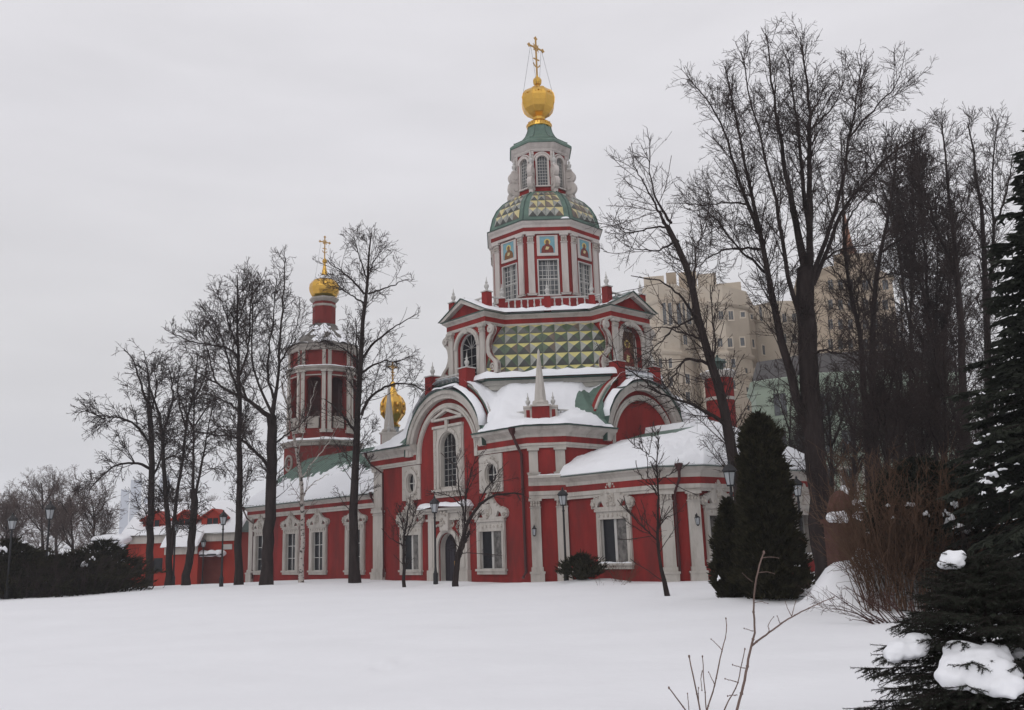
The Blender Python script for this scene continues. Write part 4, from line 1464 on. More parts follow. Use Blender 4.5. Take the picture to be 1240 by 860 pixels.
# downpipes
def downpipe(pts, r=.065, z0=None):
    mb = MB()
    mb.tube(pts, r, 8)
    p = pts[0]
    mb.lathe(p[0], p[1], [(r, p[2] - .05), (r * 2.6, p[2] + .25), (r * 2.9, p[2] + .35), (r * 2.2, p[2] + .36)], 8)
    return mb.build('downpipe', PIPE, church)
p = lambda f, u, d, z: f.p(u, d, z)
downpipe([p(FS, 6.0, .6, 8.0), p(FS, 6.1, .5, 7.6), p(FS, 6.25, .2, 6.9), p(FS, 6.25, .16, .5), p(FS, 6.25, .4, .2)], .085)
downpipe([p(FAC, LA2 / 2, .62, 5.3), p(FAC, LA2 / 2, .5, 4.9), p(FAC, LA2 / 2 - .25, .2, 4.2), p(FAC, LA2 / 2 - .25, .2, .3)], .075)
downpipe([p(FS, -8.6, .6, 8.1), p(FS, -8.4, .35, 7.6), p(FS, -7.2, .2, 6.9), p(FS, -7.2, .16, .2)], .06)
downpipe([p(FR_, -9.7, .55, 5.5), p(FR_, -9.6, .3, 5.0), p(FR_, -9.45, .15, 4.4), p(FR_, -9.45, .15, 0)], .06)
downpipe([p(FR_, -28.5, .55, 5.5), p(FR_, -28.3, .35, 4.9), p(FR_, -27.5, .15, 4.4), p(FR_, -27.5, .15, 0)], .06)
# foot snow drifted against the walls is part of the ground sheet

# ================================================================== BELL TOWER
BT = Fr(CPOS[0], CPOS[1], CROT)
bx, by = -28.0, -.9
bw_ = (CPOS[0] + bx * cos(CROT) - by * sin(CROT), CPOS[1] + bx * sin(CROT) + by * cos(CROT), 0)
belfry = empty('bell_tower', bw_, CROT + radians(-3), 'red octagonal bell tower with gilded onion dome rising behind the refectory roof', 'bell tower')
BR = radians(45)
BRED = mat('sooty_brick_red', (0.165, 0.024, 0.021), var=.25, scale=1.2, streak=True, dirt=(.09, .022, .02))
BWHITE = mat('grimy_stone', (0.34, 0.31, 0.28), var=.15, scale=2, streak=True, dirt=(.19, .17, .15), dirt_lo=.45)
B1 = 2.85
BH = B1 * math.tan(pi / 8)
bp = octp(B1, BR)
mb = MB()
plan_prism(mb, octp(3.1, BR), -.5, 11.2)
mb.build('wall', BRED, belfry)
mb = MB()
mb.sweep(octp(3.1, BR), [(0, 10.95), (.14, 11.0), (.2, 11.2), (.3, 11.3), (.3, 11.42), (-.6, 11.46)], closed=True)
mb.build('cornice', BWHITE, belfry)
ring_snow('ledge_snow', octp(3.2, BR), 11.45, belfry, .28, .22, .1)
for k in range(8):
    f = oface(k, B1, BR)
    mb = MB(f)
    mb.wall(rect_poly(-BH, BH, 11.3, 17.75), [arch_poly(0, 12.5, 16.75, .66, 8, .35)], 0, .55, 0, 0)
    wl = mb.build('wall', [BRED, BWHITE], belfry)
    for sg in (-1, 1):
        u0, u1 = sorted((sg * .78, sg * 1.1))
        pilaster(wl, f, u0, u1, 12.1, 17.6, d=.14, base=.3, cap=.3)
    mb = MB(f); mb.box(-.5, .5, -.3, .06, 12.5, 13.4); mb.box(-.6, .6, -.3, .1, 13.4, 13.52); mb.build('belfry_parapet', BWHITE, wl)
    mb = MB(f); mb.box(-.72, .72, 0, .09, 17.15, 17.25); mb.build('lintel', BWHITE, wl)
    mb = MB(f); mb.wall(rect_poly(-BH, BH, 18.05, 19.6), [rect_poly(-.6, .6, 18.35, 19.4)], 0, .15, 0, 0); mb.face(rect_poly(-.6, .6, 18.35, 19.4), -.15, 0)
    for sg in (-1, 1):
        u0, u1 = sorted((sg * .78, sg * 1.08)); mb.box(u0, u1, 0, .1, 18.05, 19.5, 1)
    mb.build('wall', [BRED, BWHITE], belfry)
mb = MB(); mb.lathe(0, 0, [(1.0, 15.9), (.98, 15.4), (.7, 14.9), (.62, 14.5), (.35, 14.25), (.2, 14.2)][::-1] + [(.2, 16.2)], 16)
mb.lathe(0, 0, [(2.2, 12.0), (2.2, 12.4)], 8)
mb.build('bell', mat('bronze', (.08, .06, .04), rough=.5, metal=.8), belfry)
mb = MB()
plan_prism(mb, octp(2.3, BR), 11.3, 12.3)
mb.build('floor_slab', BRED, belfry)
mb = MB()
plan_prism(mb, octp(2.75, BR), 17.5, 18.2)
mb.build('floor_slab', BRED, belfry)
mb = MB()
plan_prism(mb, octp(1.55, BR), 12.3, 17.45)
mb.build('shade_core', mat('shade_red', (.05, .015, .014)), belfry)  # added core, its colour darkened to stand in for shade inside the openings
mb = MB()
mb.sweep(bp, [(0, 17.55), (.12, 17.6), (.16, 17.75), (.26, 17.85), (.26, 18.0), (0, 18.06)], closed=True)
mb.build('cornice', BWHITE, belfry)
mb = MB()
mb.sweep(bp, [(0, 19.45), (.12, 19.5), (.2, 19.7), (.34, 19.85), (.36, 19.98)], closed=True)
mb.build('cornice', BWHITE, belfry)
ring_snow('ledge_snow', octp(B1, BR), 18.02, belfry, .2, .1, .2)
mb = MB()
mb.lathe(0, 0, [(3.15, 19.95), (3.3, 20.0), (2.9, 20.2), (2.2, 20.9), (1.6, 21.55), (1.3, 22.0), (1.15, 22.3)], 8, BR - pi / 2 + pi / 8, apoth=True)
br = mb.build('roof', mat('weathered_shingle', (.13, .12, .11), var=.3, scale=3), belfry)
def bcone(s, v):
    a = 2 * pi * s
    prof = [(3.15, 20.05), (2.9, 20.2), (2.2, 20.9), (1.6, 21.55), (1.2, 22.1)]
    q = min(3.999, v * 4); i = int(q); t = q - i
    r = prof[i][0] * (1 - t) + prof[i + 1][0] * t
    z = prof[i][1] * (1 - t) + prof[i + 1][1] * t
    a8 = ((a - BR + pi / 2) % (pi / 4)) - pi / 8
    rr_ = r / cos(((a - BR + pi / 2 + pi / 8) % (pi / 4)) - pi / 8)
    return (rr_ * cos(a), rr_ * sin(a), z)
snow_sheet('roof_snow', bcone, lambda s, v, p: max(-.05, .05 * min(1, v * 8) + .3 * fbm(p[0] * 1.1, p[1] * 1.1, p[2]) - .04 + .1 * max(0, .2 - v) * 5), 96, 24, br)
mb = MB()
mb.lathe(0, 0, [(1.3, 22.0), (1.22, 22.15), (1.05, 22.2), (1.05, 24.0)], 8, .2, m=0)
mb.lathe(0, 0, [(1.06, 24.0), (1.12, 24.05), (1.12, 24.2), (1.06, 24.22)], 8, .2, m=1)
mb.lathe(0, 0, [(1.05, 24.2), (1.05, 24.45), (1.15, 24.5), (1.32, 24.7), (1.34, 24.85), (1.0, 24.95)], 8, .2, ms=[0, 1, 1, 1, 2])
bd = mb.build('drum', [BRED, BWHITE, DKGREEN], belfry)
mb = MB()
for k in range(8):
    a = .2 + pi / 8 + k * pi / 4
    f = Fr(.97 * cos(a), .97 * sin(a), a + pi / 2)
    mb.box(-.13, .13, -.1, .02, 22.6, 23.85)
mb.build('drum_window', GLASS, bd)
mb = MB()
mb.lathe(0, 0, [(1.0, 24.95), (1.2, 25.15), (1.36, 25.5), (1.4, 25.85), (1.34, 26.2), (1.12, 26.5), (.7, 26.78), (.4, 26.95), (.28, 27.25), (.17, 27.8), (.1, 28.25), (.12, 28.3), (.2, 28.4), (.22, 28.55), (.14, 28.7), (.05, 28.8), (.05, 29.0)], 12, .2, m=0)
od = mb.build('onion_dome', GOLD, belfry)
mb = MB()
mb.lathe(0, 0, [(1.05, 26.6), (.72, 26.86), (.5, 26.98), (.36, 27.08)], 12, .2)
mb.build('dome_snow', SNOW, od, smooth=True)
cross(od, Fr(0, 0, pi / 2), 28.8, 31.0, .58, GOLDD, t=.05)
mb = MB(); mb.tube([(0, .4, 30.2), (-.4, 1.2, 26.4)], .01, 3); mb.tube([(0, -.4, 30.2), (.4, -1.2, 26.4)], .01, 3); mb.build('guy_wires', IRON, od)
f = oface(-1, 3.1, BR)
mb = MB(f); mb.arc(-.2, 9.6, .55, .72, 0, 2 * pi, 0, .12, 24); mb.arc(-.2, 9.6, .3, .36, 0, 2 * pi, 0, .06, 18); mb.build('round_panel', BWHITE, belfry)
# ================================================================== GROUND
def smooth(a, b, x):
    t = max(0.0, min(1.0, (x - a) / (b - a)))
    return t * t * (3 - 2 * t)
MOUNDS = [(gpos(1024, 26.8), 1.05, .9, .72), (gpos(1078, 27.2), 1.8, 1.0, .6), (gpos(1150, 27.5), 2.5, 1.2, .5), (gpos(985, 31), 1.0, 1.2, .35),
          (gpos(905, 29.5), 1.6, 1.0, .12), (gpos(548, 50), 1.6, 1.0, .16), (gpos(640, 47.5), 2.5, 1.2, .1), (gpos(716, 46.5), 1.6, 1.0, .22)]
def ground_z(x, y):
    D = math.hypot(x, y)
    z = .10 * fbm(x * .07, y * .07, 3.3) + .05 * fbm(x * .22, y * .5, 1.1)
    z *= smooth(0, 6, D)
    for c, sl, sd_, h in MOUNDS:
        dv = Vector((c.x, c.y)).normalized()
        rx, ry = x - c.x, y - c.y
        a = rx * dv.x + ry * dv.y
        b = rx * dv.y - ry * dv.x
        q = (a / sd_) ** 2 + (b / sl) ** 2
        if q < 9: z += h * math.exp(-(q * .85) ** 1.8) * (1 + .2 * fbm(x * 1.5, y * 1.5))
    # a scuffed patch in the open snow
    q = ((x - GP0.x) / .55) ** 2 + ((y - GP0.y) / .9) ** 2
    if q < 6: z += math.exp(-q) * (.14 * fbm(x * 4, y * 4, 9) - .03)
    # the far side of the rise falls away on the left and beyond the yard
    left = smooth(-2, -14, x + (y - 60) * .0)
    z -= left * (.9 * smooth(66, 92, D) + 3.0 * smooth(90, 220, D))
    z -= (1 - left) * 2.5 * smooth(110, 240, D)
    return z
GP0 = at(485, 790, 17.0)
rs = [0.0]
r = .6
while r < 3000:
    rs.append(r)
    r *= 1.022 if 6 < r < 90 else (1.06 if r < 300 else 1.18)
rs.append(3000)
NT = 200
th_ = []
for i in range(NT):      # finer inside the view
    th_.append(-pi + 2 * pi * i / NT)
fine = np.linspace(radians(-36), radians(36), 150)
th_ = sorted([t for t in th_ if abs(t) > radians(36.5)] + list(fine))
NT = len(th_)
vs, fs = [(0, 0, ground_z(0, 0))], []
for rr_ in rs[1:]:
    for t in th_:
        x, y = rr_ * sin(t), rr_ * cos(t)
        vs.append((x, y, ground_z(x, y)))
for i in range(NT):
    fs.append((0, 1 + (i + 1) % NT, 1 + i))
for j in range(len(rs) - 2):
    for i in range(NT):
        a, b = 1 + j * NT + i, 1 + j * NT + (i + 1) % NT
        fs.append((a, b, b + NT, a + NT))
mb = MB(); mb.raw(vs, fs)
GSNOW = mat('ground_snow', (0.80, 0.805, 0.83), rough=0.75, var=0.022, scale=0.35, bump=0.42, bscale=2.6, spec=0.15)
g = mb.build('ground', GSNOW, None, smooth=True)
tag(g, kind='structure', label='wide field of smooth untrodden snow')
def gz(p):
    return Vector((p.x, p.y, ground_z(p.x, p.y)))

# ================================================================== street lamps
def lamp_mesh():
    root = empty('street_lamp')
    mb = MB()
    mb.lathe(0, 0, [(.13, -.3), (.13, .55), (.1, .6), (.075, .7), (.06, .9), (.05, 3.4), (.08, 3.45), (.05, 3.5), (.045, 3.72)], 10)
    mb.build('post', IRON, root)
    mb = MB()
    mb.lathe(0, 0, [(.14, 3.7), (.15, 3.75)], 6)
    for k in range(6):
        a = k * pi / 3
        mb.tube([(.14 * cos(a), .14 * sin(a), 3.75), (.23 * cos(a), .23 * sin(a), 4.2)], .014, 4)
    mb.lathe(0, 0, [(.245, 4.19), (.25, 4.23), (.3, 4.24), (.22, 4.36), (.1, 4.46), (.05, 4.5), (.06, 4.55), (.02, 4.62), (.0, 4.66)], 6)
    lf = mb.build('lamp_head', IRON, root)
    mb = MB(); mb.lathe(0, 0, [(.128, 3.755), (.215, 4.185)], 6); mb.build('lamp_glass', LAMPG, lf)
    return root
L0 = lamp_mesh()
lamps = [(527, 49.6, 'black lamp post in front of the portal, nearest to the church door', 1.0),
         (684, 47.6, 'black lamp post beside the pale pilasters of the church corner', 1.03),
         (890, 33.5, 'black lamp post rising beside the pointed thuja, lamp head before the apse roof', 1.0),
         (971, 41, 'black lamp post standing between thuja and thick tree trunk', .95),
         (11, 58, 'leftmost black lamp post among the dark shrubs', 1.0),
         (56, 60, 'tall black lamp post among the dark shrubs, second from left edge', 1.17),
         (211, 72, 'black lamp post between the tree trunks before the red gatehouse', 1.03),
         (269, 61, 'black lamp post before the right end of the red gatehouse', 1.02),
         (246, 84, 'farthest and smallest black lamp post, near the gatehouse door', .9)]
for i, (px, D, lab, s) in enumerate(lamps):
    b = gz(gpos(px, D))
    o = L0 if i == 0 else copy_tree(L0, b, random.uniform(0, 1), s)
    if i == 0:
        o.location = b; o.scale = (s, s, s)
    tag(o, lab, 'street lamp', 'street lamps round the churchyard')
def wall_lamp(fr, u, z, lab):
    q = fr.p(u, .2, z)
    w = Matrix.Translation(CPOS) @ Matrix.Rotation(CROT, 4, 'Z')
    root = empty('wall_lantern', w @ Vector(q), CROT + atan2(fr.s, fr.c), lab, 'wall lamp', 'lanterns on the church wall')
    mb = MB()
    mb.box(-.05, .05, 0, .03, -.15, .25)
    mb.tube([(0, -.02, .15), (0, -.2, .3), (0, -.34, .24), (0, -.34, .12)], .018, 5)
    mb.build('bracket', IRON, root)
    mb = MB()
    mb.lathe(0, -.34, [(.16, .08), (.06, .16), (.0, .18)], 6)
    for k in range(6):
        a = k * pi / 3
        mb.tube([(.13 * cos(a), -.34 + .13 * sin(a), .08), (.08 * cos(a), -.34 + .08 * sin(a), -.25)], .012, 4)
    mb.lathe(0, -.34, [(.09, -.25), (.03, -.32)], 6)
    lf = mb.build('lantern', IRON, root)
    mb = MB(); mb.lathe(0, -.34, [(.12, .07), (.075, -.25)], 6); mb.build('lamp_glass', LAMPG, lf)
wall_lamp(FC, .18, 2.7, 'small black lantern on the pale pilaster left of the church corner')
wall_lamp(FAC, LA2 - .25, 2.9, 'small black lantern on the pale pilaster at the apse corner')

# ================================================================== red gatehouse at the left
def gatehouse():
    A, B = gpos(152, 90), gpos(287, 86)
    ang = atan2(B.y - A.y, B.x - A.x)
    W = (B - A).length
    root = empty('gatehouse', (A.x, A.y, -.4), ang, 'low red gatehouse with snowy roof, three dormers and a small entrance', 'house')
    f = ID
    HE = 4.35
    GR = mat('gatehouse_red', (0.30, 0.034, 0.022), var=.14, scale=1.0, streak=True)
    x1, x2 = W * .405, W * .70
    mb = MB(f)
    mb.box(0, x1, -8, 0, -1, HE); mb.box(x2, W, -8, 0, -1, HE); mb.box(x1, x2, -8, -.01, -1, HE - .3)
    mb.box(x1, x2, -1, 1.2, -1, 3.1)
    # gable end at the left
    vs = [(0, 0, HE), (0, 8, HE), (0, 4, HE + 2.9), (.3, 0, HE), (.3, 8, HE), (.3, 4, HE + 2.9)]
    mb.raw(vs, [(0, 1, 2), (3, 4, 5), (0, 1, 4, 3), (1, 2, 5, 4), (0, 2, 5, 3)])
    wl = mb.build('wall', GR, root)
    mb = MB(f)
    mb.box(-.1, x1 + .02, -.02, .22, HE - .75, HE); mb.box(x2 - .02, W + .1, -.02, .22, HE - .75, HE); mb.box(x1 + .03, x2 - .03, 1.18, 1.4, 2.55, 3.15)
    mb.build('cornice', WHITE, root)
    mb = MB(f)
    vs = [(-.4, -.5, HE - .02), (W + .4, -.5, HE - .02), (W - .4, 4, HE + 2.95), (-.2, 4, HE + 2.95), (W + .4, 8.4, HE), (-.4, 8.4, HE)]
    mb.raw(vs, [(0, 1, 2, 3), (3, 2, 4, 5), (1, 4, 2)])
    mb.raw([(x1 - .2, -1.8, 3.2), (x2 + .2, -1.8, 3.2), (x2 + .2, .2, HE + .45), (x1 - .2, .2, HE + .45)], [(0, 1, 2, 3)])
    rf = mb.build('roof', DKGREEN, root)
    def P(s, v): return (-.4 + (W + .8) * s * (1 - v * .01), -.5 + 4.4 * v, HE + 2.93 * v)
    snow_sheet('roof_snow', P, lambda s, v, p: .3 * min(1, sqrt(v / .06), sqrt(max(0, 1 - v) / .05), sqrt(s / .01), sqrt(max(0, 1 - s) / .01)) + .06 * fbm(p[0] * .7, p[1]) - .03, 100, 24, rf)
    def P2(s, v): return (x1 - .2 + (x2 - x1 + .4) * s, -1.8 + 2.0 * v, 3.2 + 1.62 * v)
    snow_sheet('roof_snow', P2, lambda s, v, p: .28 * min(1, sqrt(v / .06), sqrt(s / .02), sqrt(max(0, 1 - s) / .02)) + .05 * fbm(p[0], p[1]) - .02, 40, 16, rf)
    for uc in (W * .235, W * .51, W * .765):
        g = MB(f)
        g.prism([(uc - 1.05, HE + .3), (uc + 1.05, HE + .3), (uc + 1.05, HE + 1.35), (uc, HE + 2.0), (uc - 1.05, HE + 1.35)], -3.2, -.25)
        d = g.build('dormer', GR, root)
        g = MB(f)
        g.prism([(uc - 1.3, HE + 1.2), (uc, HE + 2.02), (uc + 1.3, HE + 1.2), (uc + 1.3, HE + 1.32), (uc, HE + 2.16), (uc - 1.3, HE + 1.32)], -3.4, -.05)
        g.build('dormer_roof', GR, d)
        g = MB(f); g.box(uc - .5, uc + .5, -.25, -.2, HE + .45, HE + 1.3); g.build('dormer_window', GLASS, d)
        g = MB(f); g.box(uc - .025, uc + .025, -.2, -.17, HE + .45, HE + 1.3); g.box(uc - .58, uc - .5, -.24, -.16, HE + .4, HE + 1.35); g.box(uc + .5, uc + .58, -.24, -.16, HE + .4, HE + 1.35); g.build('window_frame', GR, d)
        for sg in (-1, 1):
            def P3(s, v, sg=sg): return (uc + sg * 1.3 * (1 - v), -3.2 - .0 + 0 * v + 3.0 * s - .0, HE + 1.32 + .82 * v)
    # fix-up: the dormer prisms run back into the roof
    g = MB(f); dx = W * .78
    g.box(dx - .75, dx + 1.0, 0, .06, -.6, 2.3)
    dr = g.build('door', mat('gate_door', (.12, .028, .022), var=.2), root)
    g = MB(f); g.box(dx - .95, dx + 1.2, -.02, 1.0, 2.35, 2.5); dc = g.build('door_canopy', IRON, root)
    lump([(dx - .7 + i * .4, -.5, 2.55) for i in range(5)], dc, 'canopy_snow', hz=.28, r=.5)
    g = MB(f); g.box(W * .865, W * .955, 0, .06, 2.85, 3.3); g.build('name_plate', BARW, root)
    g = MB(f); g.box(-2.6, -.02, .2, 1.6, 3.9, 4.0); sc_ = g.build('side_canopy', IRON, root)
    lump([(-2.3 + i * .5, -.9, 4.05) for i in range(6)], sc_, 'canopy_snow', hz=.42, r=.62)
    for u in (W * .12, W * .3):
        g = MB(f); g.box(u - .5, u + .5, 0, .08, 1.0, 2.4); w = g.build('window', GR, root)
        g = MB(f); g.box(u - .4, u + .4, .081, .09, 1.1, 2.3); g.build('pane', GLASS, w)
    return root
gatehouse()

# ================================================================== apartment blocks beyond the churchyard
BEIGE = mat('beige_render', (0.46, 0.40, 0.325), var=.08, scale=.25, bump=.03, dirt=(.36, .27, .19), dirt_scale=.1)
BEIGE2 = mat('tan_render', (0.36, 0.29, 0.215), var=.1, scale=.25, bump=.03)
GREENW = mat('pale_green_render', (0.26, 0.31, 0.25), var=.1, scale=.3, bump=.03)
def facets_building(name, pts, ztop, mats, label, depth=16, z0=-3):
    """pts = [(photo column, distance)] along the visible front, left to right."""
    base = gpos(pts[len(pts) // 2][0], pts[len(pts) // 2][1])
    root = empty(name, (base.x, base.y, z0), 0, label, 'building')
    P = [gpos(px, D) - base for px, D in pts]
    back = [p + (p + base).normalized() * depth for p in (P[-1], P[0])]
    mb = MB(); plan_prism(mb, [(p.x, p.y) for p in P] + [(p.x, p.y) for p in back], 0, ztop - z0)
    mb.build('wall', mats, root)
    frs = []
    for i in range(len(P) - 1):
        a, b = P[i], P[i + 1]
        frs.append((pts[i][0], pts[i + 1][0], Fr(a.x, a.y, atan2(b.y - a.y, b.x - a.x)), a + base, b + base))
    return root, frs, z0, P
def bwin(root, frs, z0, px, py, w, h, frame_m, bars=1, pane=None):
    for x0, x1, f, a, b in frs:
        if x0 <= px <= x1:
            d = ray(px, py)
            n = Vector((f.s, -f.c, 0))
            t = (a - Vector((0, 0, EYE))).dot(n) / d.dot(n)
            q = Vector((0, 0, EYE)) + d * t
            u = (q - a).dot(Vector((f.c, f.s, 0)))
            z = q.z - z0
            mb = MB(f)
            mb.box(u - w / 2 - .18, u + w / 2 + .18, -.02, .16, z - h / 2 - .3, z - h / 2 - .05)
            mb.box(u - w / 2 - .15, u - w / 2, -.02, .1, z - h / 2, z + h / 2); mb.box(u + w / 2, u + w / 2 + .15, -.02, .1, z - h / 2, z + h / 2)
            mb.box(u - w / 2 - .15, u + w / 2 + .15, -.02, .12, z + h / 2, z + h / 2 + .2)
            o = mb.build('window', frame_m, root)
            mb = MB(f)
            for i in range(bars + 1):
                mb.box(u - w / 2 + w * i / (bars + 1) + .04, u - w / 2 + w * (i + 1) / (bars + 1) - .04, -.02, .03, z - h / 2 + .05, z + h / 2 - .05)
            mb.build('pane', pane or GRIDGL, o)
            return
def bband(root, pts_xy, z, mats, prof, name='cornice'):
    mb = MB(); mb.sweep(pts_xy, [(o, zz + z) for o, zz in prof]); return mb.build(name, mats, root)
AP_ = [(776, 196), (783, 178), (798, 169), (818, 166), (840, 168), (858, 174), (866, 171), (900, 172), (930, 178), (938, 190), (966, 188), (1000, 190)]
zt = at(848, 345, 170).z
blk, bf, bz, BP = facets_building('apartment_block', AP_, zt, BEIGE, 'tall cream apartment block with rounded corner bay behind the apse roof')
xy = [(p.x, p.y) for p in BP]
for py in (366, 428, 452):
    bband(blk, xy, at(848, py, 170).z - bz, BEIGE, [(0, -.5), (.25, -.4), (.5, .0), (.5, .3), (0, .5)])
# set-back top storeys
base_b = Vector((blk.location.x, blk.location.y, 0))
def blockup(px0, px1, D, py, depth, name='attic', m=None):
    a, b = gpos(px0, D) - base_b, gpos(px1, D) - base_b
    n = (a + base_b).normalized() * depth
    mb = MB(); plan_prism(mb, [(a.x, a.y), (b.x, b.y), (b.x + n.x, b.y + n.y), (a.x + n.x, a.y + n.y)], zt - bz - .1, at((px0 + px1) / 2, py, D).z - bz)
    return mb.build(name, m or BEIGE, blk)
blockup(800, 826, 174, 333, 10); blockup(845, 868, 174, 327, 10, m=BEIGE2); blockup(869, 893, 176, 329, 10); blockup(893, 924, 180, 340, 9)
blockup(829, 842, 177, 328, 4, 'roof_plant', BEIGE2)
for (px, py, w, h) in [(829.7, 411.6, .9, 1.9), (849, 417, .9, 1.9), (832.5, 459, .95, 1.9), (850.6, 460, .9, 1.9), (833, 481, .95, 2), (852, 483, .95, 2), (834.5, 503.6, 1, 2), (853, 506, 1, 2), (812, 440, .9, 1.8), (813, 462, .9, 1.8), (814, 484, .9, 1.8), (815, 505, .9, 1.8),
                       (899.5, 381, .8, 1), (910, 383.7, .8, 1), (903.6, 449, .8, 1), (914.8, 450.6, .8, 1), (905, 472, .8, 1), (916, 473, .8, 1), (906, 494, .8, 1), (918, 495, .8, 1.1), (924.6, 424, .9, 1.9), (934, 427, .9, 1.9), (899, 414, .8, 1.6), (912, 416, .8, 1.6), (921, 380, .9, 3.0), (932, 384, .9, 2.2), (950, 385, .9, 1.9), (962, 385, .9, 1.9), (950, 410, .9, 1.9), (962, 410, .9, 1.9), (950, 436, .9, 1.9), (962, 436, .9, 1.9), (974, 398, .9, 1.9), (876, 440, .8, 1.7), (888, 440, .8, 1.7), (876, 466, .8, 1.7), (888, 466, .8, 1.7), (876, 490, .8, 1.7), (865, 400, .8, 1.7), (800, 462, .9, 1.8), (800, 484, .9, 1.8), (800, 440, .9, 1.8),
                       (872, 415, .9, 1.7), (884, 415, .9, 1.7), (873, 382, .9, 1.7), (885, 382, .9, 1.7), (790, 420, .9, 1.8), (790, 445, .9, 1.8)]:
    bwin(blk, bf, bz, px, py, w, h, BEIGE, 1 if w > .85 else 0)
for px in (805, 812, 822, 828, 834):
    bwin(blk, bf, bz, px, 380, .95 if px != 828 else .5, 4.2, BEIGE, 1)
# tan block with a spire
TP_ = [(992, 176), (1000, 164), (1040, 160), (1085, 162), (1118, 172)]
zt2 = at(1040, 322, 162).z
tb, tf, tz, TPp = facets_building('spired_block', TP_, zt2, BEIGE2, 'tan apartment tower with a thin spire half hidden by bare trees', 18)
bband(tb, [(p.x, p.y) for p in TPp], zt2 - tz - .6, BEIGE2, [(0, -.5), (.5, .1), (.5, .5), (0, .7)])
base_t = Vector((tb.location.x, tb.location.y, 0))
a_, b_ = gpos(1046, 163) - base_t, gpos(1098, 165) - base_t
n_ = base_t.normalized() * 12
mb = MB(); plan_prism(mb, [(a_.x, a_.y), (b_.x, b_.y), (b_.x + n_.x, b_.y + n_.y), (a_.x + n_.x, a_.y + n_.y)], zt2 - tz - .1, at(1070, 302, 164).z - tz); mb.build('attic', BEIGE2, tb)
c_ = gpos(1066, 168) - base_t
h0, h1, h2 = at(1066, 305, 168).z - tz, at(1066, 284, 168).z - tz, at(1066, 240, 168).z - tz
mb = MB(); mb.lathe(c_.x, c_.y, [(1.5, h0), (1.5, h0 + 1.0), (1.0, h0 + 1.4), (.8, h1), (.07, h2), (.03, h2 + 2.0)], 8); mb.build('spire', mat('spire_copper', (.27, .12, .07), rough=.6), tb)
for px in (1006, 1018, 1030, 1048, 1060, 1072, 1092, 1104):
    for py in range(345, 560, 24):
        bwin(tb, tf, tz, px, py, 1.0, 1.8, BEIGE2, 1)
# pale green house behind the trees
GPp = [(924, 100), (930, 92), (1010, 90), (1100, 92), (1190, 98)]
zt3 = at(965, 458, 91).z
gb, gf, gzb, GP_ = facets_building('green_house', GPp, zt3, GREENW, 'pale green building behind the thuja and bare trees', 12)
bband(gb, [(p.x, p.y) for p in GP_], zt3 - gzb - .3, GREENW, [(0, -.4), (.35, .1), (.4, .35), (0, .5)])
mb = MB()
q = [(p.x, p.y) for p in GP_]; n_ = Vector((gb.location.x, gb.location.y, 0)).normalized() * 7
mb.raw([(x, y, zt3 - gzb + .2) for x, y in q] + [(x + n_.x, y + n_.y, zt3 - gzb + 3.4) for x, y in q], [(i, i + 1, i + 6, i + 5) for i in range(4)])
mb.build('roof', mat('dark_roof', (.06, .055, .055)), gb)
for px in (945, 972, 1000, 1028, 1056, 1084, 1112, 1140, 1168):
    for py in (490, 535, 582):
        bwin(gb, gf, gzb, px, py, 1.3, 2.2, WHITE if py > 560 else GREENW, 1)
for px in np.linspace(1002, 1040, 5):
    pass

# ================================================================== brick gate pier and wall behind the red-brown bush
BRICK = mat('worn_brick_red', (0.085, 0.036, 0.028), var=.3, scale=2.5, bump=.4, bscale=18, dirt=(.08, .035, .03))
c = gpos(1022, 36)
o = empty('brick_pier', (c.x, c.y, 0), radians(10), 'round-topped red brick pier capped with snow beside the thick tree trunk', 'pier')
mb = MB(); mb.box(-.5, .5, -.5, .5, -.3, 2.35); mb.box(-.58, .58, -.58, .58, 2.35, 2.5)
mb.lathe(0, 0, [(.52, 2.5), (.5, 2.9), (.36, 3.3), (.15, 3.5), (0, 3.55)], 12)
mb.build('pier_body', BRICK, o)
lump([(.45, -.3, 2.95), (.62, -.1, 2.7), (-.6, -.45, 2.55), (-.3, -.55, 2.55), (.3, -.55, 2.52), (.2, 0, 3.5)], o, 'pier_snow', hz=.2, r=.26)
a, b = gpos(1003, 37), gpos(1200, 40)
o = empty('brick_wall', (a.x, a.y, 0), atan2(b.y - a.y, b.x - a.x), 'low red brick wall behind the red-brown bush', 'wall')
mb = MB(); mb.box(0, (b - a).length, -.4, 0, -.5, 1.75); mb.box(-.02, (b - a).length, -.45, .05, 1.75, 1.85); mb.build('wall_body', BRICK, o)
ledge_snow('wall_snow', [(0, .2, 1.85), ((b - a).length / 2, .2, 1.85), ((b - a).length, .2, 1.85)], o, .26, .16)

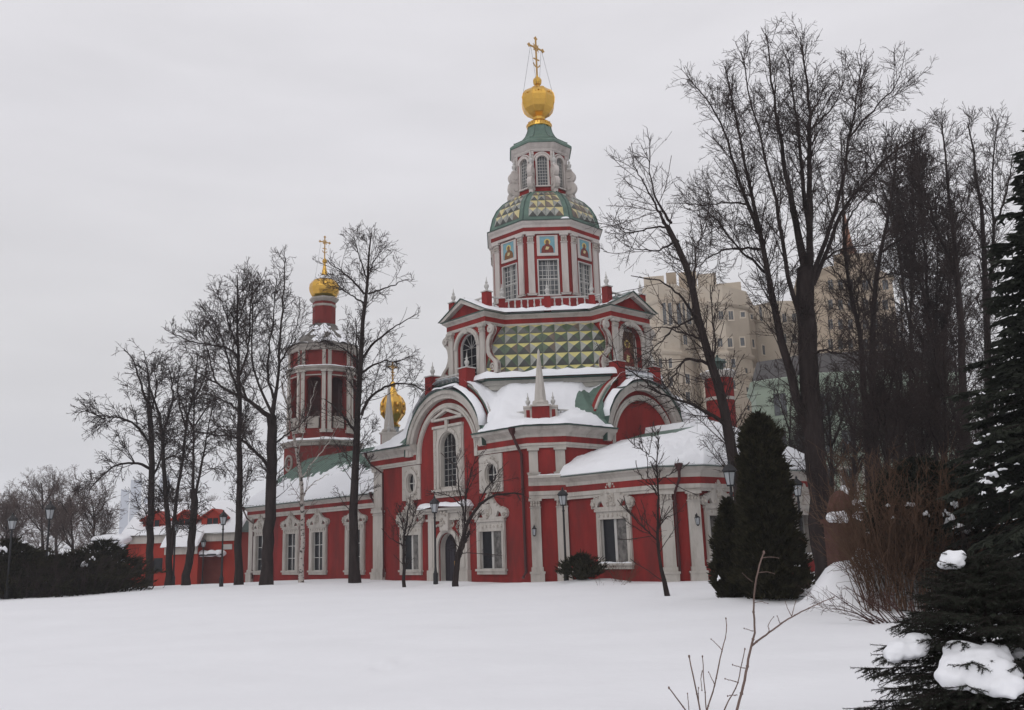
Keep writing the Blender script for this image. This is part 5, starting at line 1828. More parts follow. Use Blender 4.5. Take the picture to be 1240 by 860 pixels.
# ================================================================== far towers and haze
SKYM = mat('tower_glass', (0.10, 0.135, 0.19), rough=.4, var=.1, scale=.02, bump=0)
for (px0, px1, py, D, lab) in [(153.6, 167, 582, 2600, 'hazy glass skyscraper with flat slanted top, left of the tree trunk'), (188.5, 202.5, 574, 2650, 'tallest hazy skyscraper with rounded top between tree trunks'), (142, 152.5, 593, 2550, 'lowest hazy skyscraper on the far left skyline'), (171, 180, 602, 2500, 'short hazy tower between the two skyscrapers')]:
    a, b = gpos(px0, D), gpos(px1, D)
    w = (b - a).length
    h = at(px0, py, D).z
    o = empty('skyscraper', (a.x, a.y, -5), atan2(b.y - a.y, b.x - a.x), lab, 'skyscraper', 'skyscrapers on the far skyline')
    mb = MB()
    if 'rounded' in lab:
        mb.prism([(0, 0), (w, 0), (w, h - 14), (w * .8, h - 2), (w * .5, h + 4), (w * .2, h), (0, h - 14)], -35, 0)
    elif 'slanted' in lab:
        mb.prism([(0, 0), (w, 0), (w, h + 6), (w * .5, h + 3), (0, h + 5)], -35, 0)
    else:
        mb.prism([(0, 0), (w, 0), (w, h), (0, h + 4)], -35, 0)
    mb.build('tower_body', SKYM, o)
    mb = MB()
    for zz in np.arange(12, h - 14, 12):
        mb.box(-.4, w + .4, -.5, .6, zz, zz + 1.2)
    mb.build('floor_bands', SKYM, o)
hm = bpy.data.materials.new('haze')
hm.use_nodes = True
ht = hm.node_tree
ht.nodes.remove(ht.nodes['Principled BSDF'])
pv = ht.nodes.new('ShaderNodeVolumePrincipled')
pv.inputs['Color'].default_value = (0.93, 0.95, 1.0, 1)
pv.inputs['Density'].default_value = HAZE = 0.00036
pv.inputs['Anisotropy'].default_value = 0.2
ht.links.new(pv.outputs[0], ht.nodes['Material Output'].inputs['Volume'])
mb = MB(); mb.box(-3300, 3300, -3300, 3300, -10, 262)
tag(mb.build('haze', hm), kind='stuff', label='thin winter haze that pales the far skyline')
# ================================================================== TREES
RNG = np.random.default_rng(11)
def unit(a):
    return a / np.maximum(1e-9, np.linalg.norm(a, axis=-1, keepdims=True))
def tubes_mesh(groups, name, m, sides=None, smooth=True):
    """groups: list of (P[N,n,3], R[N,n], k sides) -> one mesh."""
    V, Q, T = [], [], []
    off = 0
    for P, R, k in groups:
        N, n, _ = P.shape
        if N == 0: continue
        t = np.empty_like(P)
        t[:, 1:-1] = P[:, 2:] - P[:, :-2]
        t[:, 0] = P[:, 1] - P[:, 0]
        t[:, -1] = P[:, -1] - P[:, -2]
        t = unit(t)
        ref = np.array([0.33, 0.21, 0.92])
        a = np.cross(t, ref)
        bad = np.linalg.norm(a, axis=-1) < .05
        a[bad] = np.cross(t[bad], np.array([1., 0, 0]))
        a = unit(a)
        b = np.cross(t, a)
        w = np.arange(k) * 2 * pi / k
        ring = P[:, :, None, :] + R[:, :, None, None] * (a[:, :, None, :] * np.cos(w)[None, None, :, None] + b[:, :, None, :] * np.sin(w)[None, None, :, None])
        V.append(ring.reshape(-1, 3))
        i = np.arange(N)[:, None, None] * (n * k)
        j = np.arange(n - 1)[None, :, None] * k
        q = np.arange(k)[None, None, :]
        q2 = (q + 1) % k
        f = np.stack([i + j + q, i + j + q2, i + j + k + q2, i + j + k + q], -1).reshape(-1, 4) + off
        Q.append(f)
        off += N * n * k
    V = np.concatenate(V); Q = np.concatenate(Q)
    return np_mesh(name, V, Q, m, smooth)
def np_mesh(name, V, F, m, smooth=False):
    me = bpy.data.meshes.new(name)
    nf, s = F.shape
    me.vertices.add(len(V)); me.vertices.foreach_set('co', V.astype(np.float32).ravel())
    me.loops.add(nf * s); me.loops.foreach_set('vertex_index', F.astype(np.int32).ravel())
    me.polygons.add(nf); me.polygons.foreach_set('loop_start', np.arange(0, nf * s, s, dtype=np.int32))
    if smooth: me.polygons.foreach_set('use_smooth', np.ones(nf, dtype=bool))
    me.materials.append(m)
    me.update(calc_edges=True)
    return me

class Grow:
    """Vectorised branching: each level is an array of polylines grown from the level below."""
    def __init__(s, seed):
        s.r = np.random.default_rng(seed)
    def children(s, P, R, per_m, tmin, ang, length, npts, jit, up, rr, rmax, tip, curl=0.0, cap=None):
        """P[N,n,3] parents -> child arrays."""
        N, n, _ = P.shape
        seg = np.linalg.norm(P[:, 1:] - P[:, :-1], axis=-1)
        L = seg.sum(1)
        cnt = s.r.poisson(np.maximum(0, per_m * L * (1 - tmin)))
        tot = int(cnt.sum())
        if cap and tot > cap:
            cnt = s.r.binomial(cnt, cap / tot); tot = int(cnt.sum())
        idx = np.repeat(np.arange(N), cnt)
        t = tmin + (1 - tmin) * s.r.random(tot) ** .85
        x = t * (n - 1)
        i = np.minimum(n - 2, x.astype(int)); fr = (x - i)[:, None]
        p = P[idx, i] * (1 - fr) + P[idx, i + 1] * fr
        r0 = R[idx, i] * (1 - fr[:, 0]) + R[idx, i + 1] * fr[:, 0]
        tan = unit(P[idx, i + 1] - P[idx, i])
        rnd = unit(s.r.normal(size=(tot, 3)))
        perp = unit(np.cross(tan, rnd))
        a = np.radians(s.r.normal(ang, ang * .25, tot))[:, None]
        d = unit(np.cos(a) * tan + np.sin(a) * perp + np.array([0, 0, 1.0]) * up)
        Lc = (length[0] + (length[1] - length[0]) * s.r.random(tot)) * (1.0 - .76 * t)
        rc = np.minimum(r0 * rr, rmax)
        Q = np.empty((tot, npts, 3)); Q[:, 0] = p
        RR = np.empty((tot, npts))
        for k in range(1, npts):
            d = unit(d + s.r.normal(size=(tot, 3)) * jit + np.array([0, 0, 1.0]) * curl)
            Q[:, k] = Q[:, k - 1] + d * (Lc / (npts - 1))[:, None]
        for k in range(npts):
            RR[:, k] = np.maximum(tip, rc * (1 - .8 * k / (npts - 1)))
        return Q, RR

def resample(pts, rad, n):
    pts = np.array([tuple(p) for p in pts], float); rad = np.array(rad, float)
    d = np.r_[0, np.cumsum(np.linalg.norm(pts[1:] - pts[:-1], axis=1))]
    t = np.linspace(0, d[-1], n)
    # smooth (Catmull-like) by resampling finely then averaging
    q = np.stack([np.interp(t, d, pts[:, k]) for k in range(3)], 1)
    for _ in range(2):
        q[1:-1] = .25 * q[:-2] + .5 * q[1:-1] + .25 * q[2:]
    return q, np.interp(t, d, rad)

def limb_from_photo(lst, D, rpx, drift, rs_, thick=True):
    """A limb seen in the photo, placed at the tree's distance and leaning nearer or farther along its length."""
    pts, rad = [], []
    n = len(lst)
    for i, (px, py) in enumerate(lst):
        t = i / max(1, n - 1)
        Dk = D + drift * t
        pts.append(at(px, py, Dk)); rad.append((rpx[1] + (rpx[0] - rpx[1]) * (1 - t) ** 1.25) * D / 1124.0 * (1 if thick else .8))
    return pts, rad

def bare_tree(name, px, D, limbs, label, cat='tree', group='bare trees round the church', seed=1, dens=1.0, mats=None, crown=(1.0, 1.0), twig_r=.0075, levels=3, tscale=1.0, up=0.12, droop=0.0, cap3=20000):
    base = gz(gpos(px, D))
    root = empty(name, base, 0, label, cat, group)
    rs_ = random.Random(seed)
    G = Grow(seed)
    N0 = 16
    P, R = [], []
    for k, (lst, rpx, *o) in enumerate(limbs):
        drift = o[0] if o else (0 if k == 0 else rs_.uniform(-2.5, 2.5))
        pts, rad = limb_from_photo(lst, D, rpx, drift, rs_, k == 0)
        if k == 0:
            pts = [base + Vector((0, 0, -.3))] + pts; rad = [rad[0] * 1.35] + rad
        q, r = resample(pts, rad, N0)
        q = q - np.array(tuple(base))
        q[1:-1] += G.r.normal(size=(N0 - 2, 3)) * .03 * tscale
        P.append(q); R.append(r)
    P, R = np.array(P), np.array(R)
    bk, tw = (mats or (BARK, TWIG))
    link('trunk', tubes_mesh([(P, R, 10)], 'trunk', bk), root)
    c0 = crown[0]
    twig_r = twig_r * max(.6, min(1.9, D / 42.0)) * 1.0
    P1, R1 = G.children(P, R, 3.3 * dens / tscale, .22 if len(limbs) < 3 else .12, 42, (2.0 * c0 * tscale, 6.0 * c0 * tscale), 7, .085, up, .38, .03 * tscale, .014, curl=.05 - droop)
    # keep the lower trunk clean
    tipz = P[:, :, 2].max()
    keep = P1[:, 0, 2] > tipz * crown[1] * .22
    P1, R1 = P1[keep], R1[keep]
    P2, R2 = G.children(P1, R1, 3.5 * dens / tscale, .1, 44, (.8 * c0 * tscale, 2.5 * c0 * tscale), 5, .17, .05, .6, .02, twig_r * 1.2, curl=.02 - droop * 1.5)
    gr = [(P1, R1, 4), (P2, R2, 3)]
    if levels >= 3:
        P3, R3 = G.children(P2, R2, 4.8 * dens / tscale, .06, 46, (.3 * c0 * tscale, .95 * c0 * tscale), 2, .12, .03, .7, .01, twig_r, curl=-droop * 2, cap=cap3)
        gr.append((P3, R3, 3))
    link('crown', tubes_mesh(gr, 'crown', tw), root)
    return root

# ---- right-hand giant by the apse
BIG = [
 ([(995, 690), (992, 600), (984, 520), (979, 440), (977, 370), (976, 325)], (12.5, 10.5), 0),
 ([(976, 330), (970, 300), (962, 260), (955, 220), (947, 180), (938, 130), (932, 76), (929, 44)], (7, .8), 1.0),
 ([(979, 330), (982, 300), (980, 240), (980.5, 170), (980, 123), (976, 88), (969, 44)], (6.5, .8), -1.5),
 ([(980, 280), (972, 230), (969, 179), (965, 142), (957, 90), (951, 66)], (4, .8), 2),
 ([(983, 340), (995, 300), (1010, 262), (1021, 225), (1027, 170), (1036, 135), (1042, 83)], (4, .8), -2),
 ([(985, 345), (999, 311), (1013, 273), (1022, 250), (1048, 220), (1064, 202), (1083, 179), (1102, 172), (1118, 164)], (3.6, .8), 2),
 ([(984, 545), (964, 488), (952.6, 430), (940, 400), (936, 364), (929, 331), (922, 290), (915, 262), (907, 220), (901, 188), (894, 146), (883, 104), (878, 80)], (7.5, .8), -1.5),
 ([(918, 282), (908, 255), (900, 234), (895.6, 220), (885, 188), (878, 155), (862, 130), (846, 110), (834, 96)], (3.6, .7), 1.5),
 ([(972, 400), (966, 370), (955, 341), (946.7, 283), (940, 243), (931.6, 220), (924.6, 179), (913, 141), (905, 100), (897, 62)], (4.2, .7), -3),
 ([(924, 302), (900, 300), (875, 302), (855, 314), (842, 325)], (2.2, .6), -2),
 ([(905, 248), (880, 244), (850, 249), (828, 246)], (1.8, .5), 1.5),
 ([(926, 330), (905, 310), (890, 295), (875, 276), (862, 260), (850, 252)], (2.2, .6), -2),
 ([(985, 330), (1000, 312), (1020, 300), (1040, 300), (1060, 292)], (2, .6), -1.5),
 ([(980, 430), (1000, 424), (1020, 428), (1040, 440)], (2.2, .6), -1.5),
 ([(1027, 170), (1045, 145), (1062, 130), (1080, 110), (1090, 92)], (1.8, .6), 1),
 ([(980, 160), (995, 145), (1010, 128), (1022, 100)], (1.8, .6), 1),
]
bare_tree('lime_tree', 998, 42, BIG, 'tallest bare tree with thick dark trunk and many upright limbs, right of the thuja', seed=3, dens=1.35, up=.3, crown=(.8, .55), cap3=85000)
MID = [
 ([(900, 640), (891, 575), (887, 530), (880, 505), (873.5, 477), (862, 440), (850, 411), (845, 378), (838.6, 341), (829, 309), (820, 285), (808, 274)], (7.5, 3.5), 0),
 ([(808, 274), (801, 262), (794, 248), (784, 230), (773.5, 211), (765, 195)], (2.6, .6), -1),
 ([(813, 270), (800, 250), (790, 232), (786, 206), (783, 185)], (2.4, .6), 1),
 ([(886, 522), (876, 512), (862, 503), (848, 497), (834, 490), (820, 482), (806, 480), (795, 474), (786, 470)], (3.6, .8), -1.5),
 ([(861, 442), (850, 437), (836, 435), (826, 439), (819, 448), (813, 462), (804, 472)], (2.8, .8), -1.5),
 ([(866, 462), (864, 437), (866, 418), (863, 400), (862, 370), (860, 345)], (2.0, .7), 1.0),
 ([(846, 396), (838, 380), (828, 362), (815, 350), (800, 340), (782, 336), (764, 334)], (2.6, .6), -2),
 ([(822, 292), (806, 300), (790, 305), (770, 302), (755, 295)], (1.9, .5), -1),
 ([(808, 275), (792, 275), (775, 280), (757, 282), (740, 272)], (1.9, .5), 1),
 ([(839, 350), (842, 320), (843, 300), (850, 285), (858, 278)], (1.9, .6), 1.5),
 ([(800, 476), (780, 462), (765, 450), (752, 445), (740, 436)], (1.6, .5), -1),
 ([(848, 410), (830, 405), (812, 398), (795, 396), (778, 402)], (1.9, .5), 1),
 ([(842, 385), (822, 392), (800, 415), (785, 425), (770, 440)], (1.7, .5), -1.5),
]
bare_tree('leaning_tree', 905, 37, MID, 'bare tree leaning left behind the thuja with branches hanging over the apse roof', seed=5, dens=1.1, crown=(.72, .8), cap3=30000)
# ---- tree before the refectory
T432 = [
 ([(430, 690), (430.5, 663), (426, 605), (430, 562), (432.7, 518), (435, 465), (437.4, 429), (441, 368), (444, 348), (445.5, 324), (448, 300), (449.6, 282)], (6.2, .8), 0),
 ([(438, 503), (447, 480), (464, 469), (485, 463), (500, 466), (514, 474)], (2.6, .7), -1),
 ([(438.6, 451), (450, 443), (463, 437), (480, 438), (496, 432)], (2, .6), -1),
 ([(440, 433), (450, 418), (460.6, 407), (470, 402), (477.7, 397), (490, 388), (504, 380)], (2.3, .6), 1),
 ([(441, 368), (430, 360), (415, 352), (404, 346)], (1.5, .5), 0),
 ([(441, 356), (429, 341), (415, 330), (404, 321), (400, 315)], (1.9, .5), 1),
 ([(446, 356), (458, 352), (473, 347), (484, 342), (496, 338)], (1.7, .5), -1),
 ([(430, 522), (420, 508), (412, 498), (402, 490), (392, 483)], (2.1, .6), -1),
 ([(434, 460), (432, 440), (432, 418), (432, 398), (430, 385)], (2.0, .6), 1),
 ([(444, 335), (452, 318), (460, 305), (468, 297)], (1.4, .5), 0),
 ([(445, 340), (437, 318), (432, 300), (428, 288)], (1.4, .5), 0),
 ([(436, 440), (420, 425), (408, 418), (392, 412)], (1.7, .5), -1),
]
bare_tree('slender_tree', 430, 58, T432, 'tall slender bare tree in front of the refectory beside the white pilaster', seed=8, dens=1.15, crown=(.72, .7))
T327 = [
 ([(323, 690), (325, 650), (328, 608), (329.5, 564), (329.5, 521), (328, 503)], (6.8, 5.6), 0),
 ([(329, 508), (319, 499), (312, 492), (304, 488), (294, 482), (279, 474), (262, 464), (248, 456), (236, 450)], (4.2, .8), -2),
 ([(329, 508), (331, 490), (332, 479), (337, 464), (338, 428), (341, 384), (344, 340), (346, 312)], (4.0, .7), 1),
 ([(331, 482), (322.5, 458), (325, 432), (328, 410), (332, 370), (335, 338)], (2.2, .6), 2),
 ([(325, 566), (315, 552), (301, 539), (288.6, 531), (270, 527), (253, 526), (240, 523)], (2.8, .7), -2),
 ([(329, 500), (318, 478), (308, 455), (304, 430), (306, 395), (306, 350), (304, 330)], (2.3, .6), 1.5),
 ([(338, 440), (350, 420), (358, 400), (364, 375)], (1.6, .5), 0),
 ([(329, 540), (345, 528), (358, 520), (372, 506)], (1.7, .5), 1),
 ([(300, 485), (290, 460), (282, 440), (276, 415)], (1.8, .5), 1),
 ([(262, 464), (255, 440), (250, 420), (244, 400)], (1.5, .5), 1),
]
bare_tree('forked_tree', 323, 60, T327, 'bare tree forking into two big limbs before the refectory wall, left of the birch', seed=12, dens=1.1, crown=(.78, .8))
T290 = [
 ([(290, 690), (289, 640), (290, 580), (290.5, 531), (290.5, 480), (289, 441), (287, 402), (287, 360), (287, 333)], (4.6, .8), 0),
 ([(289, 438), (284, 425), (275, 421), (262, 419), (236, 415), (218, 408), (205, 402)], (2.0, .6), -1),
 ([(290, 480), (282, 455), (274, 430), (268, 405), (256, 385), (245, 372)], (2.0, .6), 1),
 ([(290, 455), (300, 430), (303, 400), (303, 370), (305, 345)], (1.8, .6), 1),
 ([(288, 420), (278, 395), (270, 370), (262, 350)], (1.6, .5), -1),
 ([(287, 395), (295, 370), (300, 350), (300, 330)], (1.3, .5), 0),
 ([(290, 500), (278, 488), (262, 482), (245, 470)], (1.8, .5), 1),
]
bare_tree('straight_tree', 290, 63, T290, 'straight single-stemmed bare tree at the left end of the refectory', seed=14, dens=1.15, crown=(.75, .8))
T185 = [
 ([(181, 695), (182, 650), (183, 600), (184, 579), (183, 540), (182, 502), (180, 487)], (4.2, 2.8), 0),
 ([(182, 568), (172, 561), (156, 560), (142, 562), (130, 570), (116, 584), (108, 594)], (2.2, .6), -1.5),
 ([(181, 540), (172, 522), (162, 512), (151, 506), (135, 505), (115, 503), (104, 497)], (2.0, .6), -1),
 ([(180, 490), (172, 470), (166, 450), (160, 432), (150, 424)], (2.0, .6), 0),
 ([(180, 488), (181, 465), (178, 445), (174, 425)], (1.9, .6), 1),
 ([(184, 580), (190, 570), (196, 552), (200, 530), (198, 505)], (1.9, .6), 1),
 ([(182, 500), (188, 480), (190, 460), (186, 440)], (1.7, .5), 0),
]
bare_tree('spreading_tree', 181, 74, T185, 'leftmost bare tree before the gatehouse with a low limb arching left', seed=21, dens=1.1, crown=(.82, .75), droop=.05)
T205 = [
 ([(206, 695), (205, 660), (203, 625), (200, 590), (198, 553), (197, 515), (190, 495), (184, 477), (178, 455)], (3.8, .9), 0),
 ([(199, 520), (205, 500), (210, 484), (208, 462), (205, 445)], (1.9, .6), 0),
 ([(207, 672), (211, 620), (216, 590), (221, 560), (225, 515), (233, 484), (236, 462), (238, 446), (240, 425)], (2.9, .7), -1),
 ([(225, 520), (218, 495), (214, 470), (218, 445)], (1.7, .5), 1),
 ([(231, 490), (243, 470), (250, 450), (252, 430)], (1.6, .5), 1),
 ([(200, 556), (210, 552), (219, 556), (232, 553)], (1.4, .5), 0),
]
bare_tree('twin_stem_tree', 205, 72, T205, 'two-stemmed bare tree in front of the gatehouse, second tree from left', seed=23, dens=1.1, crown=(.8, .75), droop=.05)
T235 = [
 ([(226, 695), (231, 663), (234, 635), (236, 605), (234, 592)], (4.4, 3.9), 0),
 ([(234, 596), (233, 578), (234, 553), (235, 525), (236, 502), (233, 480), (236, 455)], (2.4, .6), 0),
 ([(235, 600), (240, 585), (244, 562), (248, 543), (252, 520), (256, 500), (262, 480)], (2.3, .6), 1),
 ([(236, 515), (246, 500), (254, 488), (266, 480)], (1.5, .5), 0),
 ([(235, 520), (226, 505), (222, 490), (215, 478)], (1.5, .5), 0),
 ([(250, 530), (262, 520), (270, 515), (276, 520)], (1.4, .5), 0),
]
bare_tree('swollen_tree', 226, 70, T235, 'bare tree with a swollen knotted fork leaning before the gatehouse', seed=25, dens=1.3, crown=(.8, .85), droop=.16)
# ---- birch
BI = [
 ([(365, 690), (367, 640), (367, 600), (363, 565), (358, 540), (355, 520), (351, 500), (345, 480), (341, 462)], (2.9, 1.0), 0),
 ([(360, 552), (366, 530), (372, 505), (378, 480), (384, 462)], (1.2, .5), 1),
 ([(365, 580), (378, 560), (392, 545), (402, 530), (416, 505)], (1.1, .5), -1),
 ([(352, 505), (352, 480), (348, 455), (345, 440)], (1.1, .4), 0),
 ([(367, 602), (374, 590), (384, 582), (398, 574)], (.9, .4), 0),
]
bare_tree('birch_tree', 365, 62, BI, 'young birch with white bark standing before the refectory windows', seed=31, dens=.8, crown=(.5, 1.0), mats=(BIRCH, PALETWIG), levels=3, cap3=2500)
# ---- small trees close to the church
T553 = [
 ([(551, 690), (556, 674), (559, 650), (565, 635), (571, 622), (579, 611), (590, 602), (606, 597), (622, 597), (634, 599)], (3.4, .9), 0),
 ([(556, 676), (561, 660), (566, 650), (568, 643)], (2.6, 2.1), -.4),
 ([(563, 640), (561, 615), (555, 585), (553, 556), (550, 535)], (1.5, .5), .5),
 ([(564, 632), (563, 600), (570, 575), (576, 552)], (1.4, .5), -.5),
 ([(579, 611), (590, 590), (600, 578), (606, 568)], (1.3, .5), .6),
 ([(561, 615), (548, 602), (536, 598), (524, 596)], (1.0, .5), -.5),
]
bare_tree('crooked_tree', 551, 47.5, T553, 'small crooked bare tree with a broken stub in front of the church door', seed=41, dens=.95, twig_r=.0045, crown=(.6, .5), tscale=.75, cap3=8000)
T490 = [
 ([(489, 692), (489, 660), (491, 640), (494, 620), (497, 605)], (1.9, .5), 0),
 ([(490, 655), (498, 635), (503, 620), (506, 606)], (1.0, .4), .5),
 ([(490, 650), (486, 630), (484, 612)], (.9, .4), -.5),
 ([(489, 662), (478, 655), (470, 650), (462, 640)], (.9, .4), 0),
]
bare_tree('bushy_sapling', 489, 50, T490, 'thin bare sapling before the window left of the church door', seed=43, dens=1.1, twig_r=.0045, crown=(.5, .4), tscale=.7, cap3=2500)
T803 = [
 ([(806, 712), (803, 700), (798, 684), (796.5, 660), (797.4, 634), (796.5, 600), (796, 560), (796.3, 520)], (3.0, .6), 0),
 ([(797, 655), (785, 645), (772, 632), (764, 622), (752, 612)], (1.1, .4), -.4),
 ([(797, 640), (805, 628), (816, 622), (828, 618)], (1.0, .4), .4),
 ([(796, 600), (786, 585), (774, 575), (764, 568)], (.9, .4), .4),
 ([(796, 585), (808, 575), (820, 570), (834, 562)], (.9, .4), -.4),
 ([(796, 560), (786, 552), (778, 545), (766, 542)], (.8, .4), .3),
]
bare_tree('thin_sapling', 806, 33, T803, 'tall thin bare sapling before the apse wall', seed=45, dens=1.1, crown=(.5, .3), tscale=.65, twig_r=.005, cap3=2500)
# ---- trees behind on the right
T1045 = [
 ([(1056, 640), (1052, 540), (1047, 460), (1043, 420), (1037, 373), (1025, 336), (1021, 297), (1021, 250), (1020, 200), (1018, 160)], (4.4, .7), 0),
 ([(1043, 420), (1040, 390), (1038, 350), (1045, 320)], (2, .6), 1), ([(1030, 350), (1012, 330), (1000, 310)], (1.6, .5), 0), ([(1021, 280), (1034, 255), (1046, 240), (1060, 226)], (1.6, .5), 0)]
bare_tree('background_tree', 1056, 48, T1045, 'slim bare tree just right of the tallest tree', seed=51, dens=1.25, crown=(.8, .8))
T1060 = [
 ([(1064, 640), (1058, 520), (1055, 406), (1057, 350), (1071, 294), (1080, 250), (1084, 210), (1086, 170)], (4.8, .7), 0),
 ([(1057, 352), (1045, 330), (1040, 318)], (1.8, .5), 0), ([(1068, 305), (1090, 290), (1110, 275), (1126, 262)], (1.8, .5), 1), ([(1060, 340), (1080, 330), (1100, 335)], (1.7, .5), 0), ([(1076, 268), (1062, 240), (1058, 210)], (1.5, .5), 0)]
bare_tree('background_tree', 1064, 53, T1060, 'bare tree with curving stem in front of the spire', seed=53, dens=1.25, crown=(.85, .8))
T1150 = [
 ([(1170, 620), (1168, 480), (1164, 380), (1162, 347), (1155, 296), (1151, 274), (1148, 224), (1145, 182), (1140, 150)], (5, .7), 0),
 ([(1163, 350), (1145, 300), (1130, 265), (1118, 230), (1112, 200)], (2.6, .6), 1), ([(1152, 275), (1165, 250), (1172, 225)], (1.7, .5), 0), ([(1136, 280), (1125, 262), (1110, 215)], (1.6, .5), -1)]
bare_tree('background_tree', 1170, 50, T1150, 'bare forked tree left of the great spruce, its crown reaching the sky', seed=55, dens=1.25, crown=(.85, .8))
T1190 = [
 ([(1200, 600), (1196, 420), (1193, 341), (1190, 280), (1187, 224), (1180, 190), (1172, 150)], (4.6, .7), 0),
 ([(1196, 380), (1203, 310), (1203, 260), (1202, 220), (1204, 175), (1208, 150)], (2.8, .6), 1), ([(1203, 275), (1215, 250), (1222, 220), (1226, 190)], (1.8, .5), 0), ([(1190, 290), (1176, 270), (1165, 255)], (1.6, .5), 0)]
bare_tree('background_tree', 1200, 54, T1190, 'bare tree with upright limbs partly behind the great spruce', seed=57, dens=1.3, crown=(.8, .8))

def auto_limbs(px, D, top, lean=0, rs_=random.Random(1), base_y=680, rad=4.0, nl=5, spread=26):
    tr = [(px + lean * t + rs_.uniform(-3, 3) * t, base_y + (top - base_y) * t) for t in np.linspace(0, 1, 8)]
    L = [(tr, (rad, .6), 0)]
    for k in range(nl):
        i = rs_.randint(2, 5); sg = rs_.choice((-1, 1)); w = rs_.uniform(.5, 1) * spread; h = rs_.uniform(.25, .5) * (base_y - top)
        a = tr[i]
        L.append(([a, (a[0] + sg * w * .5, a[1] - h * .35), (a[0] + sg * w * .85, a[1] - h * .7), (a[0] + sg * w, max(top + 10, a[1] - h))], (rad * .45, .5), rs_.uniform(-2, 2)))
    return L
rs2 = random.Random(99)
auto = [(1092, 58, 390, 'bare tree behind the red-brown bush, before the tan tower'), (1112, 46, 400, 'short bare tree behind the red-brown bush, dense with twigs'),
        (1132, 60, 250, 'bare tree rising behind the dark right-hand thicket'), (1030, 62, 470, 'thin bare tree behind the thick trunk, before the tan tower'),
        (1100, 64, 210, 'tall bare tree behind the thicket to the right of the spire'), (1146, 44, 420, 'low dark bare tree in the thicket beside the spruce'), (955, 70, 470, 'low bare tree before the pale green building'),
        (1010, 66, 455, 'small bare tree before the pale green building, right of the thick trunk'), (1076, 43, 430, 'low bare tree in the thicket over the red-brown bush')]
for i, (px, D, top, lab) in enumerate(auto):
    bare_tree('background_tree', px, D, auto_limbs(px, D, top, rs2.uniform(-8, 8), rs2, 660, rs2.uniform(2.6, 4.2), 6, 30), lab, seed=70 + i, dens=1.2, crown=(.75, .6), cap3=8500)
# the deep thicket: more trees of the same kinds, tangled together
pool = [o for o in bpy.data.objects if o.name.startswith('background_tree') and not o.parent][4:]
for i, (px, D, lab) in enumerate([                                  (1104, 66, 'dark bare tree deep in the thicket above the yew'), (1140, 62, 'dark bare tree in the thicket, just left of the forked tree'), (1178, 60, 'dark bare tree in the thicket, closest to the great spruce')]):
    src = pool[(i * 2) % len(pool)]
    copy_tree(src, gz(gpos(px + 14, D)), rs2.uniform(0, 6.28), rs2.uniform(.85, 1.15), lab)
# left skyline trees: low and far
autoL = [(20, 120, 605, 'farthest left small bare tree on the skyline'), (52, 110, 585, 'wispy bare tree at far left, second from the edge'), (88, 100, 600, 'spreading bare tree behind the dark shrubs at left'),
         (112, 92, 605, 'dense low bare tree left of the gatehouse'), (70, 135, 598, 'distant bare tree between the left lamp posts'), (6, 100, 612, 'bare tree cut by the left picture edge'),
         (215, 150, 604, 'bare treetop behind the middle of the gatehouse roof'), (258, 160, 608, 'bare treetop behind the right end of the gatehouse roof')]
for i, (px, D, top, lab) in enumerate(autoL):
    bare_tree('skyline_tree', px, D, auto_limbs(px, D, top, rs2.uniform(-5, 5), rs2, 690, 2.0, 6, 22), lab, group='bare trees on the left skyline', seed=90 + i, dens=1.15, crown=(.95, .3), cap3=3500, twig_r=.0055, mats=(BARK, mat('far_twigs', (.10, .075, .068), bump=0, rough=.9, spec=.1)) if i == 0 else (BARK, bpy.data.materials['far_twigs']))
# ================================================================== EVERGREENS
def spray_mesh(name, C, A, W, L, r, m, blades=2):
    """Leaf sprays: thin pointed blades at centres C along axes A."""
    N = len(C)
    V, F = [], []
    off = 0
    for b in range(blades):
        rnd = unit(r.normal(size=(N, 3)))
        s = unit(np.cross(A, rnd)) * W[:, None] * .5
        mid = C + A * (L * .45)[:, None]
        tip = C + A * L[:, None]
        V.append(np.stack([C, mid + s, tip, mid - s], 1).reshape(-1, 3))
        F.append(np.arange(N * 4).reshape(-1, 4) + off)
        off += N * 4
    return np_mesh(name, np.concatenate(V), np.concatenate(F), m)
def shell_core(prof, n, seed, amp=.12):
    mb = MB()
    k = n
    for r_, z in prof:
        for i in range(k):
            a = 2 * pi * i / k
            q = r_ * (1 + amp * fbm(cos(a) * 2 + seed, sin(a) * 2, z * 1.5))
            mb.v.append((q * cos(a), q * sin(a), z))
    for j in range(len(prof) - 1):
        for i in range(k):
            w = (i + 1) % k
            mb.f.append((j * k + i, j * k + w, (j + 1) * k + w, (j + 1) * k + i)); mb.m.append(0)
    mb.f.append(tuple((len(prof) - 1) * k + i for i in range(k))); mb.m.append(0)
    return mb
